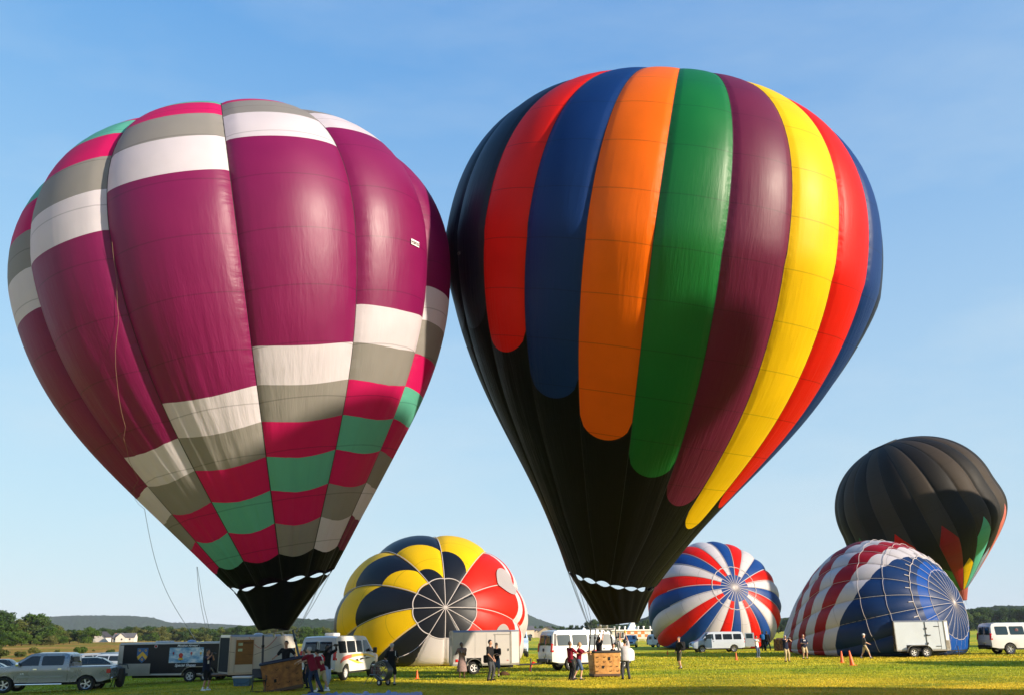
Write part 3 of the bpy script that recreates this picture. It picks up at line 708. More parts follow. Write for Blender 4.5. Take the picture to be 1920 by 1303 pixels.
# short grass blades over the part of the field near the camera
M, N, L = nodemat('grass_blades'); b = N['Principled BSDF']; b.inputs['Roughness'].default_value = 0.6; b.inputs['Specular IOR Level'].default_value = 0.25
tc = N.new('ShaderNodeTexCoord'); n1 = noise_node(N, L, tc.outputs['Object'], 0.35, 8, 0.65, (0.5, 1, 1)); n5 = noise_node(N, L, tc.outputs['Object'], 3.1, 3, 0.6)
ad = N.new('ShaderNodeMath'); ad.operation = 'MULTIPLY_ADD'; ad.inputs[1].default_value = 0.55; L.new(n5.outputs['Fac'], ad.inputs[0]); 
sb = N.new('ShaderNodeMath'); sb.operation = 'MULTIPLY'; sb.inputs[1].default_value = 0.6; L.new(n1.outputs['Fac'], sb.inputs[0]); L.new(sb.outputs[0], ad.inputs[2])
c1 = ramp(N, [(0.40, (0.08, 0.15, 0.012)), (0.48, (0.28, 0.31, 0.018)), (0.58, (0.62, 0.48, 0.028)), (0.80, (0.72, 0.53, 0.09))]); L.new(ad.outputs[0], c1.inputs[0])
n6 = noise_node(N, L, tc.outputs['Object'], 0.028, 3, 0.5, (0.35, 1.5, 1)); c6 = ramp(N, [(0.38, (0.45, 0.78, 0.5)), (0.5, (0.85, 0.98, 0.8)), (0.62, (1.1, 1.03, 0.95))]); L.new(n6.outputs['Fac'], c6.inputs[0])
m6 = N.new('ShaderNodeMix'); m6.data_type = 'RGBA'; m6.blend_type = 'MULTIPLY'; m6.inputs[0].default_value = 1.0; L.new(c1.outputs[0], m6.inputs[6]); L.new(c6.outputs[0], m6.inputs[7]); L.new(m6.outputs[2], b.inputs['Base Color'])
tr = N.new('ShaderNodeBsdfTranslucent'); mx = N.new('ShaderNodeMixShader'); mx.inputs[0].default_value = 0.35
L.new(m6.outputs[2], tr.inputs[0]); L.new(b.outputs[0], mx.inputs[1]); L.new(tr.outputs[0], mx.inputs[2]); L.new(mx.outputs[0], N['Material Output'].inputs[0]); M_blade = M
nt_ = 190000
yy = 31 + (RNG.random(nt_) ** 1.5) * 62; xx = (RNG.random(nt_) * 2 - 1) * yy * 0.66
hh = RNG.uniform(0.018, 0.05, nt_) * (0.8 + 0.5 * np.sin(xx * 0.9 + 2 * np.sin(yy * 0.5))**2) * np.clip(yy / 45, 0.8, 1.6); an = RNG.uniform(0, 6.28, nt_); lx = RNG.normal(0, 0.03, nt_); ly = RNG.normal(0, 0.03, nt_)
zz = Z(xx, yy); wd = 0.016 * np.clip(yy / 40, 0.8, 2.0)
A = np.stack([xx - wd * np.cos(an), yy - wd * np.sin(an), zz - 0.01], -1); B = np.stack([xx + wd * np.cos(an), yy + wd * np.sin(an), zz - 0.01], -1)
Cc = np.stack([xx + lx + wd * .5, yy + ly, zz + hh], -1); D = np.stack([xx + lx - wd * .5, yy + ly, zz + hh * .93], -1)
VV = np.stack([A, B, Cc, D], 1).reshape(-1, 3)
me = bpy.data.meshes.new('grass'); me.vertices.add(len(VV)); me.vertices.foreach_set('co', VV.reshape(-1).astype(np.float32))
me.loops.add(len(VV)); me.loops.foreach_set('vertex_index', np.arange(len(VV), dtype=np.int32)); me.polygons.add(nt_)
me.polygons.foreach_set('loop_start', np.arange(0, 4 * nt_, 4, dtype=np.int32)); me.polygons.foreach_set('loop_total', np.full(nt_, 4, np.int32)) if hasattr(me.polygons[0], 'loop_total') else None
me.update(calc_edges=True); me.validate(); me.materials.append(M_blade)
tag(ob('grass', me), 'short dry green grass blades covering the near field', 'grass', kind='stuff')

# ------------------------------------------------------------------ wooded hills
def forest_mat(name, c0, c1, sc_=0.05):
    M, N, L = nodemat(name); b = N['Principled BSDF']; b.inputs['Roughness'].default_value = 0.95; b.inputs['Specular IOR Level'].default_value = 0.05
    tc = N.new('ShaderNodeTexCoord'); n1 = noise_node(N, L, tc.outputs['Object'], sc_, 6, 0.7)
    c = ramp(N, [(0.35, c0), (0.65, c1)]); L.new(n1.outputs['Fac'], c.inputs[0]); L.new(c.outputs[0], b.inputs['Base Color'])
    bp = N.new('ShaderNodeBump'); bp.inputs['Strength'].default_value = 1.0; bp.inputs['Distance'].default_value = 6.0
    L.new(n1.outputs['Fac'], bp.inputs['Height']); L.new(bp.outputs[0], b.inputs['Normal']); return M
M_forest = forest_mat('far_forest', (0.003, 0.012, 0.007), (0.030, 0.060, 0.022), 0.09)
def hill(D, prof_px, tree, depth):
    """ridge through the skyline points (px,py) at distance D, with a canopy of rounded crowns"""
    px = np.array([p[0] for p in prof_px], float); py = np.array([p[1] for p in prof_px], float)
    nx = int((px[-1] - px[0]) / 1920 * D * 1.13 / (tree * 0.45)); nx = min(nx, 520); ny = 26
    V = np.zeros((ny, nx, 3))
    for i, x in enumerate(np.linspace(px[0], px[-1], nx)):
        top = at(x, float(np.interp(x, px, py)), D)
        H = top.z + 3
        for j in range(ny):
            t = j / (ny - 1)                      # 0 = foot in front, 0.75 = crest, 1 = behind
            yv = D - depth * (0.75 - t)
            hz = math.sin(min(1, t / 0.75) * math.pi / 2) if t < 0.75 else 1 - 0.25 * ((t - .75) / .25) ** 2
            V[j, i] = (top.x * (yv / D), yv, -3 + H * hz)
    base = V.copy()
    q = V.reshape(-1, 3)
    for k in range(len(q)):
        p = Vector((q[k][0] / tree, q[k][1] / tree, 0.3))
        c = noise.cell_vector(p) ; w1 = noise.noise(p * 0.9); w2 = noise.noise(p * 2.3)
        q[k][2] += tree * (0.38 * abs(w1) + 0.28 * w2) * (0.7 + 0.5 * noise.noise(p * 0.11))
    n = nx; Fc = [(i * n + j, i * n + j + 1, (i + 1) * n + j + 1, (i + 1) * n + j) for i in range(ny - 1) for j in range(n - 1)]
    return tag(ob('hill', newmesh(q, Fc, M_forest)), kind='structure')
hill(3600, [(-420, 1172), (-100, 1168), (60, 1162), (95, 1156.5), (140, 1154), (200, 1154), (250, 1155), (285, 1158), (310, 1165), (322, 1168), (360, 1168), (420, 1170), (480, 1174), (520, 1176), (560, 1172), (600, 1162), (640, 1158), (720, 1164), (850, 1170), (930, 1160), (975, 1146), (988, 1151), (1005, 1160), (1030, 1168), (1060, 1178), (1150, 1176)], 16, 700)
hill(1500, [(300, 1184), (420, 1180), (480, 1172), (520, 1163), (560, 1160), (600, 1163), (640, 1168), (760, 1172), (900, 1178), (1000, 1180)], 11, 330)
hill(1200, [(1120, 1176), (1180, 1170), (1215, 1156), (1250, 1153), (1330, 1156), (1420, 1160), (1500, 1160), (1600, 1158), (1700, 1152), (1790, 1148), (1840, 1140), (1880, 1137), (1930, 1136), (2100, 1130), (2400, 1140)], 10, 260)

# ------------------------------------------------------------------ trees
M_bark = mat('bark', (0.06, 0.042, 0.03), 0.9, bump=0.6, bscale=8)
def leafmat(name, c0, c1, c2):
    M, N, L = nodemat(name); b = N['Principled BSDF']; b.inputs['Roughness'].default_value = 0.7; b.inputs['Specular IOR Level'].default_value = 0.15
    tc = N.new('ShaderNodeTexCoord'); n1 = noise_node(N, L, tc.outputs['Object'], 0.9, 4, 0.7)
    oi = N.new('ShaderNodeObjectInfo'); ad = N.new('ShaderNodeMath'); ad.operation = 'MULTIPLY_ADD'; ad.inputs[1].default_value = 0.22; L.new(oi.outputs['Random'], ad.inputs[0]); L.new(n1.outputs['Fac'], ad.inputs[2])
    c = ramp(N, [(0.40, c0), (0.58, c1), (0.85, c2)]); L.new(ad.outputs[0], c.inputs[0]); L.new(c.outputs[0], b.inputs['Base Color'])
    tr = N.new('ShaderNodeBsdfTranslucent'); mx = N.new('ShaderNodeMixShader'); mx.inputs[0].default_value = 0.22
    L.new(c.outputs[0], tr.inputs[0]); L.new(b.outputs[0], mx.inputs[1]); L.new(tr.outputs[0], mx.inputs[2]); L.new(mx.outputs[0], N['Material Output'].inputs[0]); return M
LEAF = [leafmat('leaf_green', (0.022, 0.050, 0.007), (0.052, 0.098, 0.012), (0.11, 0.15, 0.022)), leafmat('leaf_dark', (0.016, 0.038, 0.010), (0.035, 0.07, 0.016), (0.07, 0.10, 0.025)),
        leafmat('leaf_olive', (0.035, 0.055, 0.012), (0.09, 0.105, 0.022), (0.16, 0.15, 0.05))]
def crown_mesh(seed, kind):
    rg = np.random.default_rng(seed); lobes = []
    nl = 17 if kind != 'bush' else 9
    for i in range(nl):
        a = rg.uniform(0, 6.28); h = rg.uniform(0.16, 0.86); sp = (0.29 if h < 0.72 else 0.13) * rg.uniform(0.4, 1.15)
        if kind == 'tall': h = rg.uniform(0.2, 0.9); sp = 0.16 * rg.uniform(0.3, 1.1)
        if kind == 'bush': h = rg.uniform(0.25, 0.7); sp = 0.4 * rg.uniform(0.2, 1.1)
        lobes.append((math.cos(a) * sp, math.sin(a) * sp, h, rg.uniform(0.11, 0.20) * (1.3 if kind == 'bush' else 1)))
    V = []; Fc = []
    for (x, y, z, r) in lobes:
        for _ in range(330):
            d = rg.normal(size=3); d /= np.linalg.norm(d); rr = r * rg.uniform(0.55, 1.12) * (1 + 0.25 * math.sin(d[0] * 5 + x * 30) * math.sin(d[2] * 6))
            c = np.array([x, y, z]) + d * rr * np.array([1, 1, 0.85])
            if c[2] < 0.04: continue
            s = rg.uniform(0.013, 0.034) * (1.5 if kind == 'bush' else 1); nrm = d + rg.normal(size=3) * 0.6; nrm /= np.linalg.norm(nrm)
            u = np.cross(nrm, rg.normal(size=3)); u /= np.linalg.norm(u); w = np.cross(nrm, u)
            n0 = len(V); V += [c + u * s, c + w * s * .8 + nrm * s * .3, c - u * s, c - w * s * .8 - nrm * s * .2]; Fc.append((n0, n0 + 1, n0 + 2, n0 + 3))
    me = newmesh(V, Fc, None, False)
    mb = MB(); mb.tube([(0, 0, -0.03), (0.004, 0, 0.15), (-0.006, 0.004, 0.35), (0, 0, 0.62), (0.01, 0, 0.78)], [0.026, 0.020, 0.016, 0.010, 0.004], 7)
    for (x, y, z, r) in lobes[:7]: mb.tube([(0, 0, z * 0.55), (x * 0.5, y * 0.5, z * 0.8), (x, y, z)], [0.009, 0.006, 0.002], 5)
    tme = newmesh(mb.V, mb.F, M_bark); return me, tme
VAR = [crown_mesh(11, 'round'), crown_mesh(12, 'round'), crown_mesh(13, 'tall'), crown_mesh(14, 'round'), crown_mesh(15, 'tall'), crown_mesh(16, 'bush'), crown_mesh(17, 'bush')]
CR = {}
def crown_of(v, l):
    if (v, l) not in CR: c = VAR[v][0].copy(); c.materials.append(LEAF[l]); CR[(v, l)] = c
    return CR[(v, l)]
def plant(px, D, ytop, v, l, label, group, wide=1.0, name='tree', cat='tree'):
    g = at(px, 1180, D); z = float(Z(g.x, D)); h = at(px, ytop, D).z - z
    t = empty(name, (g.x, D, z), random.uniform(0, 6.28), label=label, cat=cat, group=group)
    t.scale = (h * wide, h * wide, h)
    ob('trunk', VAR[v][1], t); ob('crown', crown_of(v, l), t); return t
def skyline(pts, step, D, dj, group, label, kinds, leaves, wide=1.0, jit=5, seed=1, low=0.0):
    rg = random.Random(seed); x = pts[0][0]
    while x < pts[-1][0]:
        y = float(np.interp(x, [p[0] for p in pts], [p[1] for p in pts])) + rg.uniform(-jit * 0.3, jit)
        v_ = rg.choice(kinds); l_ = rg.choice(leaves); plant(x, D + rg.uniform(-dj, dj), y, v_, l_, ('mid green', 'dark green', 'olive green')[l_] + ' ' + ('slender' if v_ in (2, 4) else 'round') + ' ' + label, group, wide * rg.uniform(0.85, 1.25))
        x += step * rg.uniform(0.7, 1.3)
# wood edge at the far left: nearest and tallest trees
for i, (px, D, yt, v, l, lab) in enumerate([
    (-60, 300, 1150, 0, 1, 'broad dark tree at the far left edge of the wood'), (-28, 290, 1146, 1, 0, 'green tree beside the far left edge of the picture'),
    (4, 310, 1147, 2, 1, 'tall dark spindly tree at the very left of the wood'), (24, 285, 1168, 0, 0, 'low green tree left of the highest crown'),
    (40, 300, 1160, 3, 2, 'olive green tree leaning into the highest crown'), (60, 305, 1149, 1, 0, 'highest round green tree of the left wood'),
    (80, 300, 1156, 0, 1, 'dark green tree on the right shoulder of the highest crown'), (98, 290, 1174, 3, 0, 'small green tree stepping down right of the wood'),
    (114, 300, 1172, 0, 2, 'olive tree with thin top above the meadow edge'), (133, 305, 1179, 1, 1, 'dark low tree where the wood meets the blue hill'),
    (15, 250, 1186, 3, 0, 'bright shrubby tree low at the left picture edge'), (44, 252, 1184, 1, 0, 'leafy shrubby tree in front of the left wood'),
    (72, 262, 1190, 0, 0, 'bushy tree low in front of the highest crown'), (98, 262, 1190, 3, 2, 'pale dusty olive bush tree before the wood'),
    (122, 275, 1192, 1, 0, 'small green bush tree at the meadow edge'), (-15, 248, 1188, 0, 2, 'olive shrubby tree cut by the picture edge'),
    (167, 300, 1174, 3, 0, 'free-standing round green tree left of the small white barn'), (150, 310, 1186, 0, 2, 'small brownish tree left of the round green one')]):
    plant(px, D, yt, v, l, lab, 'trees at the edge of the left wood', 1.55)
skyline([(90, 1184), (140, 1183), (175, 1180), (200, 1176), (240, 1174), (280, 1172), (330, 1174), (380, 1176), (430, 1176), (500, 1172), (560, 1174), (640, 1176)], 9, 430, 25, 'trees along the far side of the field behind the trailers', 'tree in the long row behind the trailers', [0, 1, 3, 3, 2], [0, 0, 1, 1, 2], 1.5, seed=3)
skyline([(180, 1186), (300, 1184), (420, 1184), (520, 1186), (640, 1186)], 13, 395, 12, 'trees along the far side of the field behind the trailers', 'tree in the long row behind the trailers', [0, 1, 3, 6], [0, 1, 2], 1.5, seed=4)
skyline([(960, 1168), (1000, 1172), (1040, 1174), (1090, 1170), (1110, 1160), (1130, 1165), (1215, 1172), (1260, 1170)], 8, 620, 25, 'trees behind the houses in the centre', 'tree in the row behind the far houses', [0, 1, 3, 2], [1, 1, 0], 1.05, jit=4, seed=5)
skyline([(1045, 1182), (1090, 1180), (1180, 1182), (1240, 1178)], 14, 590, 8, 'trees behind the houses in the centre', 'tree in the row behind the far houses', [0, 1], [0, 2], 1.1, jit=4, seed=6)
skyline([(1190, 1162), (1215, 1160), (1240, 1165), (1260, 1166)], 9, 610, 10, 'trees beside the pinwheel balloon', 'tree between the dark hill and the pinwheel balloon', [0, 3], [0, 1], 1.1, jit=4, seed=8)
skyline([(1440, 1160), (1500, 1158)], 9, 620, 10, 'trees in the gap between two lying balloons', 'tree in the gap between the two lying balloons', [0, 1], [1], 1.1, jit=3, seed=9)
skyline([(1790, 1150), (1820, 1143), (1860, 1138), (1930, 1137), (2050, 1135)], 8, 640, 22, 'dark trees behind the white van on the right', 'tree in the wood behind the right-hand van', [0, 1, 3], [1, 1, 0], 1.0, jit=6, seed=10)
skyline([(1790, 1166), (1860, 1160), (1930, 1160), (2050, 1158)], 10, 600, 10, 'dark trees behind the white van on the right', 'tree in the wood behind the right-hand van', [0, 3], [0, 1], 1.05, jit=6, seed=12)
for px, D, yt, l, lab in [(4, 150, 1209, 2, 'grey-green bush at the left edge of the meadow'), (72, 170, 1213, 2, 'small round bush left in the golden meadow'), (155, 175, 1208, 0, 'darkest round bush standing alone in the meadow'),
                      (112, 180, 1217, 2, 'lowest small bush behind the pickup roof'), (212, 150, 1217, 1, 'bush beside the black trailer front'), (180, 190, 1217, 2, 'pale bush right of the darkest meadow bush'), (45, 160, 1217, 2, 'dull bush in the weeds above the pickup bonnet')]:
    g = at(px, 1180, D); z = float(Z(g.x, D)); h = at(px, yt, D).z - z
    t = empty('bush', (g.x, D, z), px, label=lab, cat='bush', group='bushes in the meadow'); t.scale = (h * 1.5, h * 1.5, h * 1.2)
    ob('stem', VAR[5][1], t); ob('leaves', crown_of(5 + (px % 2), l), t)

# ------------------------------------------------------------------ buildings
M_wallw = mat('white_siding', (0.56, 0.51, 0.45), 0.7, var=0.05); M_wallb = mat('beige_wall', (0.55, 0.43, 0.32), 0.7, var=0.05)
M_roof = mat('grey_roof', (0.10, 0.095, 0.10), 0.8); M_roofd = mat('dark_roof', (0.035, 0.03, 0.035), 0.8); M_brick = mat('chimney_brick', (0.35, 0.14, 0.08), 0.8)
M_win = mat('window_glass', (0.02, 0.025, 0.03), 0.12, spec=0.8, var=0); M_grass_o = mat('orange_paint', (0.80, 0.17, 0.02), 0.6)
def house(px, Y, w, d, hw, hr, rz, label, wall, roof, chim=False, wins=((-.3, .55), (.3, .55)), gable=None, door=None):
    g = at(px, 1185, Y); z = float(Z(g.x, Y))
    h = empty('house', (g.x, Y, z), rz, label=label, cat='house')
    MB().box((0, 0, hw / 2 - 0.3), (w, d, hw + 0.6)).build('wall', wall, h)
    # gable roof, ridge along x, with eaves, and gable triangles
    MB().prism([(-d / 2, 0), (d / 2, 0), (0, hr)], lambda p: (-w / 2, p[0], hw + p[1] - .01), lambda p: (w / 2, p[0], hw + p[1] - .01)).build('gable', wall, h)
    e = 0.35; r = MB()
    for s in (-1, 1):
        r.prism([(0, hr + .14), (s * (d / 2 + e), -e * hr / (d / 2) + .14), (s * (d / 2 + e), -e * hr / (d / 2) - .02), (0, hr - .02)], lambda p: (-w / 2 - e, p[0], hw + p[1]), lambda p: (w / 2 + e, p[0], hw + p[1]))
    rf = r.build('roof', roof, h)
    if gable:
        gx, gw = gable; gh = gw * 0.42
        MB().prism([(-gw / 2, -hw - .3), (gw / 2, -hw - .3), (gw / 2, 0), (0, gh), (-gw / 2, 0)], lambda p: (gx + p[0], -d / 2 - 1.2, hw + p[1]), lambda p: (gx + p[0], 0, hw + p[1])).build('front_gable', wall, h)
        r = MB()
        for s in (-1, 1):
            r.prism([(0, gh + .12), (s * (gw / 2 + .3), -.3 * .84 + .12), (s * (gw / 2 + .3), -.3 * .84 - .05), (0, gh - .03)], lambda p: (gx + p[0], -d / 2 - 1.5, hw + p[1]), lambda p: (gx + p[0], 0, hw + p[1]))
        r.build('gable_roof', roof, h)
    if chim: MB().box((-w * .46, 0, hw + hr * .6), (0.9, 0.9, 2.2)).build('chimney', M_brick, rf)
    for wx, wz in wins:
        yf = -d / 2 - (1.2 if gable and abs(wx * w - gable[0]) < gable[1] / 2 else 0)
        MB().box((wx * w, yf - .02, wz * hw), (1.1, .1, 1.2)).build('window', mat('window_frame', (.6, .55, .5), .6, var=0), h)
        MB().box((wx * w, yf - .08, wz * hw), (.85, .03, .95)).build('pane', M_win, h)
    if door: MB().box((door * w, -d / 2 - .04 - (1.2 if gable else 0) * 0, 1.0), (2.2 if wall is M_wallb else 1.0, .08, 2.0)).build('door', M_dark, h)
    return h
house(236, 360, 12.5, 7, 2.7, 2.4, R_(6), 'white farmhouse with grey roof and brick chimney at the wood edge', M_wallw, M_roof, True, ((-.42, .6), (-.05, .6), (.30, .6)), gable=(-1.3, 6.0)).scale = (.62, .62, .62)
house(193, 365, 4.0, 5, 2.0, 1.8, R_(90 - 8), 'small white barn with dark opening left of the farmhouse', M_wallw, M_roofd, False, ())
house(206, 372, 4, 4, 1.3, .9, 0, 'dark low shed between the barn and the farmhouse', M_roofd, M_roofd, False, ())
house(989, 560, 7, 8, 4.5, 2.0, R_(8), 'beige two-storey house right beside the yellow balloon', M_wallb, M_roof, False, ((-.25, .7), (.25, .3)))
house(1008, 575, 11, 7, 2.6, 2.4, R_(-5), 'dark-roofed house in the middle of the three far houses', M_wallb, M_roof, False, ((.2, .6),), gable=(0, 4))
house(1028, 545, 9, 10, 3.0, 3.0, R_(75), 'beige barn-like house with wide gable and dark garage opening', M_wallb, M_roofd, False, ((-.3, .5), (.28, .5)), door=.0)
house(1048, 560, 10, 6, 1.9, .9, 0, 'low pink-roofed shed seen over the white van roof', M_wallb, mat('pink_roof', (.5, .33, .27), .7), False, ())
house(1072, 565, 9, 6, 1.8, 1.0, 0, 'low pale building left of the white marquee', M_wallw, M_roof, False, ((.2, .6),))
# airfield building with orange and white checks
g = at(1182, 1185, 420); zz = float(Z(g.x, 420)); bd = empty('airfield_building', (g.x, 420, zz), R_(3), label='low flat-roofed airfield building with orange and white checkered wall', cat='building')
W0 = 17.0
MB().box((0, 0, 1.7), (W0 * 1.0, 6, 3.4)).build('wall', M_wallw, bd)
MB().box((.5, 0, 3.65), (W0 + 2.5, 7.4, .5), bev=.04).build('roof', mat('white_fascia', (.78, .72, .66), .6), bd)
for i in range(6):
    for j in range(2):
        if (i + j) % 2 == 0: MB().box((-1.2 + 1.55 * i, -3.02, 2.55 - 1.25 * j), (1.5, .06, 1.2)).build('checker_panel', M_grass_o, bd)
for k, x in enumerate((-6.9, -5.9, -4.9, -3.9)): MB().box((x, -3.03, 1.6), (.75, .08, 2.4)).build('window', M_win, bd)
for x in (-7.3, -5.2, -2.7, 3.2, 5.6, 8.6): MB().box((x, -2, 4.4), (.5, .5, 1.0)).lathe([(.0, 4.9), (.5, 4.9), (.45, 5.3), (0, 5.3)], 10, Matrix.Translation((x, -2, 0))).build('roof_vent', mat('white_vent', (.75, .72, .7), .5), bd)
MB().prism([(0, 0), (4.0, 0), (2.4, 4.6)], lambda p: (-1.2 + p[0], -1.5, 3.9 + p[1]), lambda p: (-1.2 + p[0], 1.5, 3.9 + p[1])).build('roof_fin', mat('white_fin', (.78, .78, .8), .5), bd)
rl = MB(); 
for k in range(15): rl.box((-15 + 2.2 * k, 0, .5), (.12, .12, 1.0))
rl.box((.4, 0, .95), (31, .08, .12)); rl.box((.4, 0, .5), (31, .08, .10))
g = at(1195, 1190, 330); tag(rl.build('fence', mat('fence_white', (.7, .6, .5), .7), None, loc=(g.x, 330, float(Z(g.x, 330)))), 'long white post-and-rail fence across the far field below the checkered building', 'fence')
# marquees
def marquee(px, Y, w, h, label):
    g = at(px, 1185, Y); t = empty('marquee', (g.x, Y, float(Z(g.x, Y))), R_(12), label=label, cat='tent')
    V = []; n = 10
    prof_ = [(w / 2, h * .55), (w * .32, h * .62), (w * .15, h * .75), (0.05, h)]
    m_ = MB()
    for i in range(len(prof_)):
        r, z = prof_[i]; V += [(-r, -r, z), (r, -r, z), (r, r, z), (-r, r, z)]
    Fc = [(i * 4 + k, i * 4 + (k + 1) % 4, (i + 1) * 4 + (k + 1) % 4, (i + 1) * 4 + k) for i in range(3) for k in range(4)] + [(12, 13, 14, 15)]
    m_.add(V, Fc).build('canopy', mat('tent_white', (.78, .78, .8), .6, var=.03), t)
    for sx in (-1, 1):
        for sy in (-1, 1): MB().tube([(sx * w / 2, sy * w / 2, 0), (sx * w / 2, sy * w / 2, h * .56)], .05, 6).build('leg', M_whitepipe, t)
marquee(1095, 260, 6.5, 4.4, 'white peaked marquee behind the roof of the white van')
# ------------------------------------------------------------------ vehicles (x forward, near side -y)
M_glass = mat('tinted_glass', (0.012, 0.016, 0.02), 0.06, spec=0.6, var=0)
M_glassb = mat('sky_glass', (0.018, 0.035, 0.045), 0.12, spec=0.5, var=0)
M_tyre = mat('tyre_rubber', (0.012, 0.012, 0.012), 0.8, bump=.3); M_rim = mat('alloy_rim', (0.55, 0.55, 0.56), 0.28, 0.8)
M_rimw = mat('white_rim', (0.7, 0.68, 0.66), 0.4); M_under = mat('underbody', (0.008, 0.008, 0.008), 0.8, var=0)
M_chrome = mat('chrome', (0.75, 0.75, 0.75), 0.12, 1.0, var=0.03); M_plast = mat('black_plastic', (0.02, 0.02, 0.022), 0.5)
M_redl = mat('red_lens', (0.55, 0.01, 0.008), 0.2, var=0); M_clearl = mat('clear_lens', (0.6, 0.6, 0.6), 0.1, spec=1, var=0); M_orl = mat('orange_lens', (0.7, 0.18, 0.01), 0.2, var=0)
def paint(name, col, metal=0.0, rough=0.35): return mat('paint_' + name, col, rough, metal, 0.5, 0.05, 1.5, coat=0.6)
P_white = paint('white', (0.60, 0.59, 0.57)); P_silver = paint('silver', (0.27, 0.275, 0.29), 0.5, .28); P_pale = paint('paleblue', (0.42, 0.46, 0.52)); P_black = paint('black', (0.01, 0.01, 0.012))

def wheel(par, x, y, r, w, side, rim=None, spokes=6, hole=False):
    wl = empty('wheel', (x, y, r), 0, par)
    Mx = Matrix.Rotation(R_(90), 4, 'X')
    s = side
    MB().lathe([(r * .60, -w / 2), (r * .9, -w / 2), (r * .98, -w * .36), (r, -w * .2), (r, w * .2), (r * .98, w * .36), (r * .9, w / 2), (r * .6, w / 2), (r * .58, 0), (r * .6, -w / 2)], 28, Mx, cap=False).build('tyre', M_tyre, wl, smooth=True, sharp=40)
    m_ = MB(); m_.lathe([(r * .61, -w * .45), (r * .55, -w * .40), (r * .50, -w * .12), (r * .1, -w * .10), (0, -w * .10)] if s > 0 else [(r * .61, w * .45), (r * .55, w * .40), (r * .50, w * .12), (r * .1, w * .10), (0, w * .10)], 28, Matrix.Rotation(R_(-90), 4, 'X') if False else Mx, cap=False)
    for k in range(spokes):
        a = 2 * math.pi * k / spokes
        f = lambda q: Vector((q[0] * math.cos(a) - q[1] * math.sin(a), 0, q[0] * math.sin(a) + q[1] * math.cos(a)))
        yy_ = s * w * .36
        pts = [(r * .08, -r * .06), (r * .56, -r * .09), (r * .56, r * .09), (r * .08, r * .06)]
        m_.prism(pts, lambda q: f(q) + Vector((0, yy_, 0)), lambda q: f(q) + Vector((0, yy_ * .5, 0)))
    m_.lathe([(0, 0.0), (r * .14, 0.0), (r * .14, w * .1), (0, w * .1)], 14, Matrix.Translation((0, s * w * .38, 0)) @ Mx)
    m_.build('rim', rim or M_rim, wl, smooth=True, sharp=40)
    MB().lathe([(0, 0), (r * .5, 0)], 20, Matrix.Translation((0, s * w * .12, 0)) @ Mx).build('brake_disc', M_plast, wl)
    return wl

